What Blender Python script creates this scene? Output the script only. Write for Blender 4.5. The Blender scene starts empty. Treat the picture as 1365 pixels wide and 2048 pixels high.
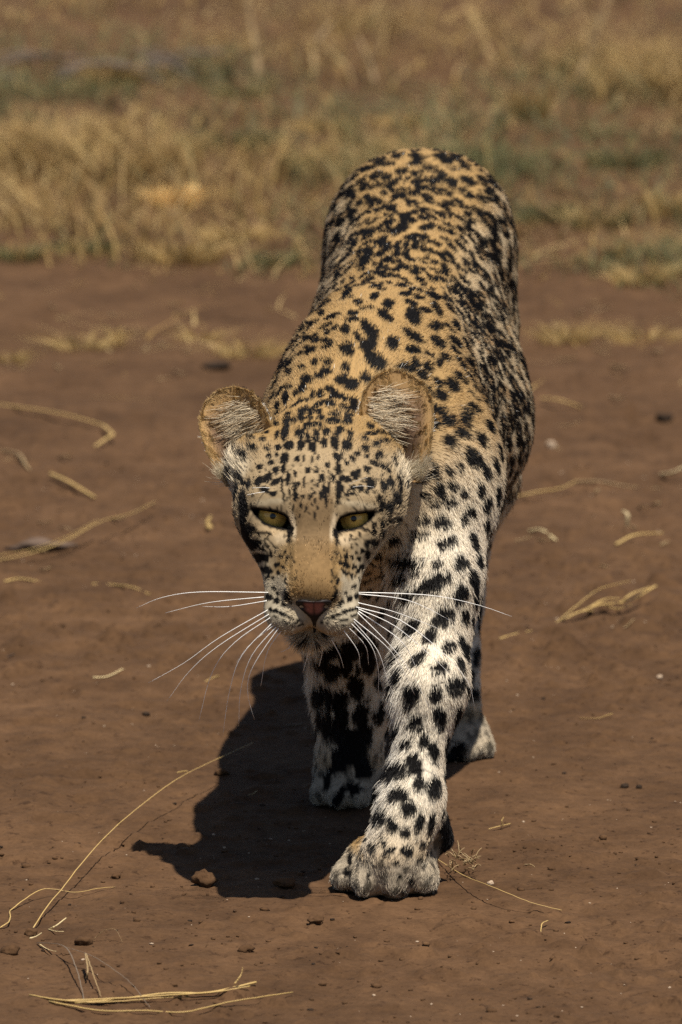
import bpy, math, random
import numpy as np
from mathutils import Vector, Matrix
from mathutils.bvhtree import BVHTree

RNG = np.random.default_rng(7)
random.seed(7)
SC = bpy.context.scene
COL = SC.collection

# ------------------------------------------------------------------ camera, sky, sun, exposure
PITCH = math.radians(10.34)                 # the lens looks down from the open side of a vehicle
CAM = np.array((-0.040, -7.0, 1.616))
F_PX = 16520.0                              # focal length in pixels of a 1365 x 2048 frame
cam_d = bpy.data.cameras.new('camera')
cam = bpy.data.objects.new('camera', cam_d)
COL.objects.link(cam)
cam.location = CAM
cam.rotation_euler = (math.pi / 2 - PITCH, 0, 0)
cam_d.sensor_fit = 'VERTICAL'
cam_d.sensor_height = 36.0
cam_d.lens = 36.0 * F_PX / 2048.0
cam_d.clip_start = 0.5
cam_d.clip_end = 500.0
cam_d.dof.use_dof = True
cam_d.dof.focus_distance = 7.14
cam_d.dof.aperture_fstop = (cam_d.lens / 1000.0) / 0.027
SC.camera = cam

SUN_DIR = np.array((0.155, -0.31, 1.0))      # towards the sun: high, over the viewer's right shoulder
SUN_DIR = SUN_DIR / np.linalg.norm(SUN_DIR)
world = bpy.data.worlds.new('World')
SC.world = world
world.use_nodes = True
wn = world.node_tree.nodes
wl = world.node_tree.links
for n in list(wn):
    wn.remove(n)
w_out = wn.new('ShaderNodeOutputWorld')
w_bg = wn.new('ShaderNodeBackground')
w_sky = wn.new('ShaderNodeTexSky')
w_sky.sky_type = 'NISHITA'
w_sky.sun_disc = False
w_sky.sun_elevation = math.asin(SUN_DIR[2])
w_sky.sun_rotation = math.atan2(SUN_DIR[0], SUN_DIR[1])
w_bg.inputs['Strength'].default_value = 0.05
wl.new(w_sky.outputs[0], w_bg.inputs[0])
wl.new(w_bg.outputs[0], w_out.inputs[0])

sun_d = bpy.data.lights.new('sun', 'SUN')
sun_d.energy = 5.0
sun_d.angle = math.radians(0.55)
sun_d.color = (1.0, 0.93, 0.82)
sun = bpy.data.objects.new('sun', sun_d)
COL.objects.link(sun)
sun.location = (2, -3, 6)
sun.rotation_euler = Vector(SUN_DIR).to_track_quat('Z', 'Y').to_euler()

SC.view_settings.view_transform = 'Standard'
SC.view_settings.look = 'None'
SC.view_settings.exposure = 0.48
SC.view_settings.gamma = 1.0
SC.view_settings.use_curve_mapping = False
SC.render.engine = 'CYCLES'
SC.cycles.use_denoising = False
SC.cycles.max_bounces = 6
SC.cycles.diffuse_bounces = 3
SC.cycles.glossy_bounces = 3
SC.cycles.transmission_bounces = 4
SC.cycles.transparent_max_bounces = 8

# ------------------------------------------------------------------ helpers
RIGHT = np.array((1.0, 0.0, 0.0))
FWD = np.array((0.0, math.cos(PITCH), -math.sin(PITCH)))
UPV = np.array((0.0, math.sin(PITCH), math.cos(PITCH)))


def ray(u, v):
    d = FWD + RIGHT * ((u - 682.5) / F_PX) + UPV * ((1024.0 - v) / F_PX)
    return d / np.linalg.norm(d)


def at(u, v, y):
    """the point at depth y that is seen in direction (u, v)"""
    d = ray(u, v)
    return CAM + d * ((y - CAM[1]) / d[1])


def on_ground(u, v, z=0.0):
    d = ray(u, v)
    return CAM + d * ((z - CAM[2]) / d[2])


def unit(a):
    a = np.asarray(a, float)
    return a / np.maximum(np.linalg.norm(a, axis=-1, keepdims=True), 1e-12)


def _hash(ix, iy, iz, seed):
    h = (ix * 73856093) ^ (iy * 19349663) ^ (iz * 83492791) ^ (seed * 2654435 + 12345)
    h = (h ^ (h >> 13)) * 1274126177
    h = h & 0x7fffffff
    h = (h ^ (h >> 15)) * 668265263
    return ((h & 0xffffff).astype(np.float64)) / float(0xffffff)


def vnoise(p, freq, seed=0):
    """value noise in -1..1"""
    q = np.asarray(p, float) * freq + 1000.0
    i = np.floor(q).astype(np.int64)
    f = q - i
    f = f * f * (3 - 2 * f)
    out = 0.0
    for dx in (0, 1):
        wx = f[:, 0] if dx else 1 - f[:, 0]
        for dy in (0, 1):
            wy = f[:, 1] if dy else 1 - f[:, 1]
            for dz in (0, 1):
                wz = f[:, 2] if dz else 1 - f[:, 2]
                out = out + wx * wy * wz * _hash(i[:, 0] + dx, i[:, 1] + dy, i[:, 2] + dz, seed)
    return out * 2 - 1


def fbm(p, freq, octs=4, seed=0, gain=0.5):
    s, a, t = 0.0, 1.0, 0.0
    for k in range(octs):
        s = s + a * vnoise(p, freq * 2.03 ** k, seed + 17 * k)
        t += a
        a *= gain
    return s / t


def sstep(a, b, x):
    t = np.clip((x - a) / (b - a), 0, 1)
    return t * t * (3 - 2 * t)


def mesh_obj(name, verts, faces, mat=None, parent=None, smooth=True):
    me = bpy.data.meshes.new(name)
    me.from_pydata([tuple(v) for v in verts], [], [tuple(f) for f in faces])
    me.update()
    if smooth:
        me.polygons.foreach_set('use_smooth', np.ones(len(me.polygons), dtype=bool))
    if mat:
        me.materials.append(mat)
    o = bpy.data.objects.new(name, me)
    COL.objects.link(o)
    if parent:
        o.parent = parent
    return o


def grid_mesh_obj(name, verts, quads, mat=None, parent=None, smooth=True):
    """fast path for big numpy meshes of quads or triangles"""
    verts = np.ascontiguousarray(verts, dtype=np.float32)
    quads = np.ascontiguousarray(quads, dtype=np.int32)
    k = quads.shape[1]
    me = bpy.data.meshes.new(name)
    me.vertices.add(len(verts))
    me.vertices.foreach_set('co', verts.ravel())
    me.loops.add(quads.size)
    me.loops.foreach_set('vertex_index', quads.ravel())
    me.polygons.add(len(quads))
    me.polygons.foreach_set('loop_start', np.arange(0, quads.size, k, dtype=np.int32))
    me.polygons.foreach_set('loop_total', np.full(len(quads), k, dtype=np.int32))
    if smooth:
        me.polygons.foreach_set('use_smooth', np.ones(len(quads), dtype=bool))
    me.update(calc_edges=True)
    me.validate()
    if mat:
        me.materials.append(mat)
    o = bpy.data.objects.new(name, me)
    COL.objects.link(o)
    if parent:
        o.parent = parent
    return o


def color_attr(o, name, rgb):
    rgb = np.asarray(rgb, dtype=np.float32)
    a = o.data.attributes.new(name, 'FLOAT_COLOR', 'POINT')
    c = np.ones((len(rgb), 4), dtype=np.float32)
    c[:, :3] = rgb
    a.data.foreach_set('color', c.ravel())


def tag(o, label=None, cat=None, group=None, kind=None):
    if label:
        o['label'] = label
    if cat:
        o['category'] = cat
    if group:
        o['group'] = group
    if kind:
        o['kind'] = kind
    return o


def new_mat(name):
    m = bpy.data.materials.new(name)
    m.use_nodes = True
    nt = m.node_tree
    for n in list(nt.nodes):
        nt.nodes.remove(n)
    out = nt.nodes.new('ShaderNodeOutputMaterial')
    return m, nt, out


def simple_mat(name, col, rough=0.6, spec=0.3, vary=0.0, scale=60.0, attr=None, coat=0.0, transl=0.0):
    m, nt, out = new_mat(name)
    b = nt.nodes.new('ShaderNodeBsdfPrincipled')
    b.inputs['Roughness'].default_value = rough
    b.inputs['Specular IOR Level'].default_value = spec
    b.inputs['Coat Weight'].default_value = coat
    if attr:
        a = nt.nodes.new('ShaderNodeAttribute')
        a.attribute_name = attr
        src = a.outputs['Color']
    else:
        r = nt.nodes.new('ShaderNodeRGB')
        r.outputs[0].default_value = (*col, 1)
        src = r.outputs[0]
    if vary > 0:
        tc = nt.nodes.new('ShaderNodeTexCoord')
        no = nt.nodes.new('ShaderNodeTexNoise')
        no.inputs['Scale'].default_value = scale
        no.inputs['Detail'].default_value = 5
        nt.links.new(tc.outputs['Object'], no.inputs['Vector'])
        mr = nt.nodes.new('ShaderNodeMapRange')
        mr.inputs['To Min'].default_value = 1 - vary
        mr.inputs['To Max'].default_value = 1 + vary
        nt.links.new(no.outputs['Fac'], mr.inputs['Value'])
        mx = nt.nodes.new('ShaderNodeVectorMath')
        mx.operation = 'SCALE'
        nt.links.new(src, mx.inputs[0])
        nt.links.new(mr.outputs[0], mx.inputs['Scale'])
        src = mx.outputs[0]
    nt.links.new(src, b.inputs['Base Color'])
    if transl > 0:
        t = nt.nodes.new('ShaderNodeBsdfTranslucent')
        nt.links.new(src, t.inputs['Color'])
        mix = nt.nodes.new('ShaderNodeMixShader')
        mix.inputs[0].default_value = transl
        nt.links.new(b.outputs[0], mix.inputs[1])
        nt.links.new(t.outputs[0], mix.inputs[2])
        nt.links.new(mix.outputs[0], out.inputs[0])
    else:
        nt.links.new(b.outputs[0], out.inputs[0])
    return m


# signed distance shapes and their surface
def sd_cone(p, a, b, ra, rb):
    a = np.asarray(a, float)
    ba = np.asarray(b, float) - a
    t = np.clip(((p - a) @ ba) / (ba @ ba), 0, 1)
    return np.linalg.norm(p - a - t[:, None] * ba, axis=1) - (ra + (rb - ra) * t)


def sd_ell(p, c, r, rot=None):
    q = p - np.asarray(c, float)
    if rot is not None:
        q = q @ rot            # rot columns are the axes of the ellipsoid
    r = np.asarray(r, float)
    k0 = np.linalg.norm(q / r, axis=1)
    k1 = np.linalg.norm(q / (r * r), axis=1)
    return k0 * (k0 - 1.0) / np.maximum(k1, 1e-9)


def smin(a, b, k):
    h = np.maximum(k - np.abs(a - b), 0) / k
    return np.minimum(a, b) - h * h * k * 0.25


def smax(a, b, k):
    return -smin(-a, -b, k)


def surface_nets(xs, ys, zs, V):
    """quads round the zero level of V on a rectilinear grid"""
    nx, ny, nz = V.shape
    ins = V < 0
    c = ins[:-1, :-1, :-1].astype(np.int8)
    cnt = np.zeros(c.shape, np.int8)
    for dx in (0, 1):
        for dy in (0, 1):
            for dz in (0, 1):
                cnt += ins[dx:nx - 1 + dx, dy:ny - 1 + dy, dz:nz - 1 + dz]
    act = (cnt > 0) & (cnt < 8)
    idx = np.full(act.shape, -1, np.int64)
    ijk = np.argwhere(act)
    idx[act] = np.arange(len(ijk))
    corners = [(dx, dy, dz) for dx in (0, 1) for dy in (0, 1) for dz in (0, 1)]
    cv, cp = [], []
    for dx, dy, dz in corners:
        i, j, k = ijk[:, 0] + dx, ijk[:, 1] + dy, ijk[:, 2] + dz
        cv.append(V[i, j, k])
        cp.append(np.stack((xs[i], ys[j], zs[k]), 1))
    acc = np.zeros((len(ijk), 3))
    num = np.zeros(len(ijk))
    for a in range(8):
        for b in range(a + 1, 8):
            if sum(abs(corners[a][q] - corners[b][q]) for q in range(3)) != 1:
                continue
            m = (cv[a] < 0) != (cv[b] < 0)
            den = np.where(m, cv[a] - cv[b], 1.0)
            t = np.clip(cv[a] / den, 0, 1)
            acc += np.where(m[:, None], cp[a] + t[:, None] * (cp[b] - cp[a]), 0)
            num += m
    verts = acc / num[:, None]
    quads = []
    for ax in range(3):
        s0 = [slice(1, -1)] * 3
        s1 = [slice(1, -1)] * 3
        s0[ax] = slice(0, -1)
        s1[ax] = slice(1, None)
        A, B = ins[tuple(s0)], ins[tuple(s1)]
        e = np.argwhere(A != B)
        off = np.ones(3, np.int64)
        off[ax] = 0
        e0 = e + off
        flip = ~A[tuple(e.T)]
        o1, o2 = [(1, 2), (2, 0), (0, 1)][ax]
        q = []
        for d1, d2 in ((-1, -1), (0, -1), (0, 0), (-1, 0)):
            cidx = e0.copy()
            cidx[:, o1] += d1
            cidx[:, o2] += d2
            q.append(idx[tuple(cidx.T)])
        q = np.stack(q, 1)
        q[flip] = q[flip][:, ::-1]
        quads.append(q)
    quads = np.concatenate(quads)
    quads = quads[(quads >= 0).all(1)]
    return verts, quads


def tube(path, radii, sides=5, cap=True, flat=1.0):
    """vertices and faces of a tapering tube along a path"""
    path = np.asarray(path, float)
    n = len(path)
    radii = np.broadcast_to(np.asarray(radii, float), (n,))
    tan = unit(np.gradient(path, axis=0))
    ref = np.array((0.13, 0.31, 0.94))
    V, F = [], []
    s = unit(np.cross(tan[0], ref))
    for i in range(n):
        s = unit(s - tan[i] * (s @ tan[i]))
        t = np.cross(tan[i], s)
        for k in range(sides):
            a = 2 * math.pi * k / sides
            V.append(path[i] + radii[i] * (math.cos(a) * s + math.sin(a) * flat * t))
    for i in range(n - 1):
        for k in range(sides):
            k2 = (k + 1) % sides
            F.append((i * sides + k, i * sides + k2, (i + 1) * sides + k2, (i + 1) * sides + k))
    if cap:
        F.append(tuple(range(sides))[::-1])
        F.append(tuple((n - 1) * sides + k for k in range(sides)))
    return V, F


def bez(pts, n=16):
    """smooth curve through points (Catmull-Rom)"""
    P = np.asarray(pts, float)
    P = np.vstack((2 * P[0] - P[1], P, 2 * P[-1] - P[-2]))
    out = []
    m = len(P) - 3
    for i in range(m):
        for t in np.linspace(0, 1, max(2, n // m + 1))[(1 if i else 0):]:
            a, b, c, d = P[i:i + 4]
            out.append(0.5 * ((2 * b) + (c - a) * t + (2 * a - 5 * b + 4 * c - d) * t * t + (3 * b - a - 3 * c + d) * t ** 3))
    return np.array(out)

# ------------------------------------------------------------------ the ground
def lumps(x, y, cell, seed, share):
    """low rounded clods set in the soil: height of the nearest random bump"""
    gx_, gy_ = x / cell, y / cell
    i, j = np.floor(gx_).astype(np.int64), np.floor(gy_).astype(np.int64)
    out = np.zeros(len(x))
    z0 = np.zeros_like(i)
    for di in (-1, 0, 1):
        for dj in (-1, 0, 1):
            a, b = i + di + 5000, j + dj + 5000
            cx = i + di + _hash(a, b, z0, seed)
            cy = j + dj + _hash(a, b, z0, seed + 1)
            r = 0.18 + 0.42 * _hash(a, b, z0, seed + 2)
            on = _hash(a, b, z0, seed + 3) < share
            d = np.sqrt((gx_ - cx) ** 2 + (gy_ - cy) ** 2) / r
            out = np.maximum(out, np.where(on, r * np.sqrt(np.clip(1 - d * d, 0, 1)), 0))
    return out * cell


def ground_height(x, y):
    P = np.stack((np.ravel(x), np.ravel(y) * 0.8, np.zeros(np.size(x))), 1)
    h = 0.010 * fbm(P, 1.6, 3, 51) + 0.0045 * fbm(P, 9.0, 3, 52)
    r = fbm(P, 38.0, 3, 53)
    h += 0.0022 * r + 0.0012 * fbm(P, 110.0, 2, 58)
    h -= 0.0050 * sstep(0.42, 0.70, vnoise(P, 26.0, 54)) * sstep(-0.2, 0.5, fbm(P, 4.0, 2, 55))
    h += 0.0045 * sstep(0.50, 0.78, vnoise(P, 44.0, 56)) * sstep(0.0, 0.5, fbm(P, 5.0, 2, 57))
    xx, yy = np.ravel(x) + 0.006 * vnoise(P, 60, 64), np.ravel(y) + 0.006 * vnoise(P, 60, 65)
    rough = 0.18 + 0.60 * sstep(-0.25, 0.25, fbm(P, 3.2, 3, 66))
    h += rough * (1.0 * lumps(xx, yy, 0.015, 601, 0.32) + 0.55 * lumps(xx, yy, 0.036, 605, 0.14))
    # flat under the animal
    d = np.sqrt(((P[:, 0] - 0.02) / 0.26) ** 2 + ((np.ravel(y) - 0.35) / 0.7) ** 2)
    h = h * (0.40 + 0.60 * sstep(0.5, 1.1, d))
    return (h - 0.001).reshape(np.shape(x))


def grow(a, b, first, ratio):
    out, x, s = [], a, first
    while x < b:
        out.append(x)
        x += s
        s *= ratio
    return out + [b]


gx = np.array(sorted(set([-q for q in grow(0.42, 140, 0.005, 1.07)] + list(np.arange(-0.415, 0.4151, 0.0032)) + grow(0.42, 140, 0.005, 1.07))))
gy = np.array([-q for q in grow(0.55, 40, 0.01, 1.12)][::-1] + list(np.arange(-0.542, 1.6, 0.0048)) + grow(1.6, 260, 0.008, 1.03))
GX, GY = np.meshgrid(gx, gy, indexing='ij')
GZH = ground_height(GX, GY)
gv = np.stack((GX, GY, GZH), -1).reshape(-1, 3)
ni, nj = GX.shape
ii = np.arange(ni * nj).reshape(ni, nj)
gq = np.stack((ii[:-1, :-1], ii[1:, :-1], ii[1:, 1:], ii[:-1, 1:]), -1).reshape(-1, 4)


def soil_material():
    m, nt, out = new_mat('dry_soil')
    N, L = nt.nodes, nt.links
    tc = N.new('ShaderNodeTexCoord')
    b = N.new('ShaderNodeBsdfPrincipled')
    b.inputs['Roughness'].default_value = 0.92
    b.inputs['Specular IOR Level'].default_value = 0.15

    def noise(scale, detail=6, rough=0.6):
        n = N.new('ShaderNodeTexNoise')
        n.inputs['Scale'].default_value = scale
        n.inputs['Detail'].default_value = detail
        n.inputs['Roughness'].default_value = rough
        L.new(tc.outputs['Object'], n.inputs['Vector'])
        return n
    n1, n2, n3 = noise(3.0), noise(34.0, 8, 0.65), noise(240.0, 5, 0.7)
    r1 = N.new('ShaderNodeValToRGB')
    r1.color_ramp.elements[0].position = 0.30
    r1.color_ramp.elements[0].color = (*SOIL[0], 1)
    r1.color_ramp.elements[1].position = 0.72
    r1.color_ramp.elements[1].color = (*SOIL[1], 1)
    L.new(n1.outputs['Fac'], r1.inputs[0])
    r2 = N.new('ShaderNodeValToRGB')
    r2.color_ramp.elements[0].position = 0.30
    r2.color_ramp.elements[0].color = (0.62, 0.60, 0.58, 1)
    r2.color_ramp.elements[1].position = 0.70
    r2.color_ramp.elements[1].color = (1.22, 1.20, 1.18, 1)
    L.new(n2.outputs['Fac'], r2.inputs[0])
    r3 = N.new('ShaderNodeValToRGB')
    r3.color_ramp.elements[0].position = 0.28
    r3.color_ramp.elements[0].color = (0.70, 0.68, 0.66, 1)
    r3.color_ramp.elements[1].position = 0.66
    r3.color_ramp.elements[1].color = (1.15, 1.14, 1.12, 1)
    L.new(n3.outputs['Fac'], r3.inputs[0])
    m1 = N.new('ShaderNodeMix'); m1.data_type = 'RGBA'; m1.blend_type = 'MULTIPLY'; m1.inputs[0].default_value = 0.75
    m2 = N.new('ShaderNodeMix'); m2.data_type = 'RGBA'; m2.blend_type = 'MULTIPLY'; m2.inputs[0].default_value = 0.75
    L.new(r1.outputs[0], m1.inputs[6]); L.new(r2.outputs[0], m1.inputs[7])
    L.new(m1.outputs[2], m2.inputs[6]); L.new(r3.outputs[0], m2.inputs[7])
    # dark flecks of crumbled earth, shade of pits painted in, and paler dusty patches
    n4, n5 = noise(85.0, 4, 0.75), noise(9.0, 4, 0.6)
    r4 = N.new('ShaderNodeValToRGB')
    r4.color_ramp.elements[0].position = 0.34
    r4.color_ramp.elements[0].color = (0.40, 0.36, 0.33, 1)
    r4.color_ramp.elements[1].position = 0.43
    r4.color_ramp.elements[1].color = (1.0, 1.0, 1.0, 1)
    L.new(n4.outputs['Fac'], r4.inputs[0])
    r5 = N.new('ShaderNodeValToRGB')
    r5.color_ramp.elements[0].position = 0.35
    r5.color_ramp.elements[0].color = (0.80, 0.76, 0.72, 1)
    r5.color_ramp.elements[1].position = 0.65
    r5.color_ramp.elements[1].color = (1.18, 1.16, 1.14, 1)
    L.new(n5.outputs['Fac'], r5.inputs[0])
    m3 = N.new('ShaderNodeMix'); m3.data_type = 'RGBA'; m3.blend_type = 'MULTIPLY'; m3.inputs[0].default_value = 0.8
    m4 = N.new('ShaderNodeMix'); m4.data_type = 'RGBA'; m4.blend_type = 'MULTIPLY'; m4.inputs[0].default_value = 0.9
    L.new(m2.outputs[2], m3.inputs[6]); L.new(r4.outputs[0], m3.inputs[7])
    L.new(m3.outputs[2], m4.inputs[6]); L.new(r5.outputs[0], m4.inputs[7])
    L.new(m4.outputs[2], b.inputs['Base Color'])
    bp = N.new('ShaderNodeBump'); bp.inputs['Strength'].default_value = 0.55; bp.inputs['Distance'].default_value = 0.004
    L.new(n2.outputs['Fac'], bp.inputs['Height'])
    bp2 = N.new('ShaderNodeBump'); bp2.inputs['Strength'].default_value = 0.5; bp2.inputs['Distance'].default_value = 0.0012
    L.new(n3.outputs['Fac'], bp2.inputs['Height']); L.new(bp.outputs[0], bp2.inputs['Normal'])
    L.new(bp2.outputs[0], b.inputs['Normal'])
    L.new(b.outputs[0], out.inputs[0])
    return m


SOIL = ((0.066, 0.0362, 0.0175), (0.105, 0.0590, 0.0300))
SOIL_MAT = soil_material()
ground = grid_mesh_obj('ground', gv, gq, SOIL_MAT)
tag(ground, kind='structure')

# ------------------------------------------------------------------ the leopard: shape of the body
OPS = []            # (kind, function, low corner, high corner, blend, zone, flow)


def add(fn, lo, hi, k, zone, flow, kind='add'):
    OPS.append((kind, fn, np.asarray(lo) - 0.05, np.asarray(hi) + 0.05, k, zone, np.asarray(flow, float)))


def cone(a, b, ra, rb, k=0.03, zone='torso', flow=None):
    a, b = np.asarray(a, float), np.asarray(b, float)
    r = max(ra, rb)
    if flow is None:
        flow = unit(b - a)
    add(lambda p: sd_cone(p, a, b, ra, rb), np.minimum(a, b) - r, np.maximum(a, b) + r, k, zone, flow)


def ell(c, r, k=0.03, zone='torso', flow=(0, 1, -0.3), rot=None):
    c, r = np.asarray(c, float), np.asarray(r, float)
    R = r.max() if rot is not None else r
    add(lambda p: sd_ell(p, c, r, rot), c - R, c + R, k, zone, flow)


BACK = (0.03, 1.0, -0.10)
# trunk
ell((-0.012, 0.25, 0.362), (0.078, 0.16, 0.108), 0.03, 'torso', (0.05, 1, -0.35))
ell((0.006, 0.41, 0.352), (0.101, 0.18, 0.114), 0.05, 'torso', BACK)
ell((0.024, 0.54, 0.327), (0.112, 0.17, 0.095), 0.06, 'torso', BACK)
ell((0.025, 0.64, 0.392), (0.087, 0.17, 0.097), 0.06, 'torso', BACK)
ell((0.036, 0.79, 0.412), (0.074, 0.11, 0.122), 0.05, 'torso', (0, 0.9, -0.4))
cone((0.0, 0.32, 0.412), (0.036, 0.78, 0.476), 0.052, 0.056, 0.05, 'torso', BACK)     # spine
ell((-0.002, 0.77, 0.455), (0.046, 0.09, 0.066), 0.04, 'torso', (0, 0.9, -0.4))
ell((0.074, 0.77, 0.455), (0.044, 0.09, 0.066), 0.04, 'torso', (0, 0.9, -0.4))       # hips
# shoulder blades
cone((0.046, 0.18, 0.365), (0.030, 0.33, 0.450), 0.044, 0.024, 0.032, 'shoulder', (0.15, 0.75, -0.6))
cone((-0.066, 0.17, 0.360), (-0.030, 0.34, 0.450), 0.044, 0.024, 0.032, 'shoulder', (-0.15, 0.75, -0.6))
# neck and throat
cone((-0.012, 0.27, 0.398), (-0.050, 0.075, 0.370), 0.066, 0.054, 0.05, 'neck', (0.2, 1, 0.25))
cone((-0.010, 0.16, 0.335), (-0.050, 0.06, 0.335), 0.056, 0.042, 0.05, 'neck', (0.1, 0.6, -0.7))
# near foreleg (its left, on the viewer's right): shoulder, upper arm, forearm, wrist, paw
LS = at(874, 980, 0.165)
LE = at(876, 1160, 0.105)
LM = at(860, 1370, 0.060)
LW = at(823, 1610, 0.030)
LP = at(785, 1715, 0.010)
cone(at(860, 900, 0.20), LS, 0.046, 0.043, 0.05, 'arm', (-0.1, 0.15, -1))
cone(LS, LE, 0.038, 0.0290, 0.05, 'arm', (0.0, 0.1, -1))
cone(LE, LM, 0.0275, 0.0245, 0.04, 'arm', (-0.1, 0.1, -1))
cone(LE + (0.003, 0.04, -0.005), LM, 0.022, 0.019, 0.03, 'arm', (0, 0.2, -1))
cone(LM, LW, 0.0245, 0.0222, 0.03, 'leg', (-0.15, 0.1, -1))
cone(LW, LP, 0.0222, 0.0275, 0.03, 'leg', (-0.2, -0.05, -1))
cone(LW + (0.020, 0.018, -0.018), LW + (0.028, 0.026, -0.036), 0.013, 0.010, 0.010, 'leg', (0.1, 0.4, -1))   # pad behind the wrist


def paw(c, yaw, s, zone='paw', k=0.010):
    """four toes side by side in front of a low back of the foot; c is the ground point under the middle of the paw"""
    cs, sn = math.cos(yaw), math.sin(yaw)

    def L(x, y, z):                       # x across, y towards the toes, z up
        return np.array((c[0] + s * (cs * x + sn * y), c[1] - s * (cs * y - sn * x), c[2] + s * z))
    R = np.array(((cs, sn, 0), (sn, -cs, 0), (0, 0, 1))).T
    fl = unit((sn * 0.8, -cs * 0.8, -0.6))
    ell(L(0, -0.022, 0.019), np.array((0.037, 0.036, 0.021)) * s, 0.02, zone, fl, R)
    ell(L(0, -0.012, 0.026), np.array((0.031, 0.026, 0.014)) * s, 0.02, zone, fl, R)
    for x, y, rx, ry, rz in ((-0.033, 0.004, 0.0140, 0.027, 0.0150), (-0.0120, 0.020, 0.0145, 0.029, 0.0160),
                             (0.0120, 0.019, 0.0145, 0.029, 0.0160), (0.033, 0.001, 0.0140, 0.027, 0.0150)):
        R2 = np.array(((math.cos(yaw + x * 5), math.sin(yaw + x * 5), 0), (math.sin(yaw + x * 5), -math.cos(yaw + x * 5), 0), (0, 0, 1))).T
        ell(L(x, y, 0.0115), np.array((rx, ry, rz)) * s, k, zone, fl, R2)


PAW_L = on_ground(774, 1785)
paw((PAW_L[0], PAW_L[1] + 0.018, 0.0), math.radians(-10), 1.00)
# far foreleg (its right, on the viewer's left), planted further back
RS = at(650, 1010, 0.20)
RE = at(694, 1240, 0.34)
RM = at(708, 1400, 0.40)
RW = at(702, 1520, 0.40)
RP = on_ground(698, 1604)
cone(RS, RE, 0.044, 0.036, 0.05, 'arm', (0, 0.15, -1))
cone(at(648, 900, 0.24), RS, 0.046, 0.044, 0.05, 'arm', (0, 0.15, -1))
cone(RE, RM, 0.033, 0.028, 0.03, 'arm', (0, 0.1, -1))
cone(RE + (-0.026, 0.04, 0.002), RM, 0.020, 0.020, 0.03, 'arm', (0, 0.2, -1))
cone(RM, RW, 0.028, 0.021, 0.03, 'leg', (0, 0.1, -1))
cone(RW, (RP[0], RP[1] + 0.015, 0.035), 0.021, 0.024, 0.03, 'leg', (0, -0.1, -1))
paw((RP[0] + 0.002, RP[1], 0.0), math.radians(-4), 0.78)
# hind legs
HL = on_ground(916, 1516)
HR_ = on_ground(700, 1440)
for hip, knee, hock, foot, w in (
        ((0.056, 0.76, 0.360), (0.078, 0.66, 0.255), (0.072, HL[1] + 0.13, 0.125), (HL[0], HL[1] + 0.04, 0.03), HL),
        ((0.018, 0.78, 0.360), (0.000, 0.80, 0.250), (-0.012, HR_[1] + 0.17, 0.13), (HR_[0] + 0.010, HR_[1] + 0.04, 0.03), HR_)):
    cone(hip, knee, 0.062, 0.042, 0.05, 'thigh', (0, 0.3, -1))
    cone(knee, hock, 0.038, 0.020, 0.03, 'leg', (0, 0.3, -1))
    cone(hock, foot, 0.020, 0.022, 0.02, 'leg', (0, 0, -1))
    paw((foot[0], w[1] + 0.01, 0.0), 0.0, 0.74)
# tail, hanging behind the far hind leg
tp = bez(((0.036, 0.87, 0.48), (0.035, 0.96, 0.42), (0.03, 1.01, 0.30), (0.02, 1.08, 0.18), (0.02, 1.18, 0.12)), 8)
for i in range(len(tp) - 1):
    cone(tp[i], tp[i + 1], 0.026 - 0.001 * i, 0.025 - 0.001 * i, 0.03 if i == 0 else 0.01, 'tail', unit(tp[i + 1] - tp[i]))

# head: local axes right / forward / up, origin between the eyes
EYE0 = at(628, 1031, -0.02)
HP, HRL = math.radians(20), math.radians(2.0)
HF = np.array((0.0, -math.cos(HP), -math.sin(HP)))
_hu = np.array((0.0, -math.sin(HP), math.cos(HP)))
HU = _hu * math.cos(HRL) + RIGHT * math.sin(HRL)
HR = RIGHT * math.cos(HRL) - _hu * math.sin(HRL)
HROT = np.stack((HR, HF, HU), 1)
GZ = -ray(626, 1031)                                   # the gaze: back along the line of sight
EX = unit(RIGHT * math.cos(HRL * 0.5) - UPV * math.sin(HRL * 0.5))
EZ = unit(np.cross(GZ, EX)) * -1
if EZ[2] < 0:
    EZ = -EZ


def hl(x, f, u):
    return EYE0 + (HR * x + HF * f + HU * u) * 0.001


def to_head(p):
    return ((p - EYE0) @ HROT) * 1000.0


def hell(c, r, k, rot=None):
    ell(hl(*c), np.asarray(r, float) * 0.001, k, 'head', (0, 0, 0), HROT if rot is None else HROT @ rot)


def hcone(a, b, ra, rb, k):
    cone(hl(*a), hl(*b), ra * 0.001, rb * 0.001, k, 'head', (0, 0, 0))


def rotx(a):
    c, s = math.cos(a), math.sin(a)
    return np.array(((1, 0, 0), (0, c, -s), (0, s, c)))


hell((0, -62, 0), (57, 72, 44), 0.030)                # braincase
hell((0, -22, 11), (44, 46, 26), 0.025)                # forehead
for s in (-1, 1):
    hell((s * 46.5, -24, -7), (22, 44, 27), 0.022)      # cheek bones
    hell((s * 29, -24, -36), (22, 46, 24), 0.022)      # jaw muscle
    hell((s * 34, -5, 17.5), (21, 14, 8), 0.014)          # brow
    hell((s * 34, 10, -18), (17, 18, 10), 0.016)       # below the eye
    hcone((s * 26, 0, -32), (s * 21, 50, -48), 17, 17, 0.018)   # side of the face down to the lips
hell((57, -40, 0), (19, 32, 25), 0.025)              # fuller ruff on the lit side
hcone((0, 6, -2), (0, 66, -26), 20, 17, 0.022)         # nose bridge
for s in (-1, 1):
    hell((s * 54, -62, 14), (20, 22, 24), 0.02)        # foot of the ear
hcone((-11, 40, -18), (-12, 72, -32), 15, 12, 0.014)
hcone((11, 40, -18), (12, 72, -32), 15, 12, 0.014)
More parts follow.
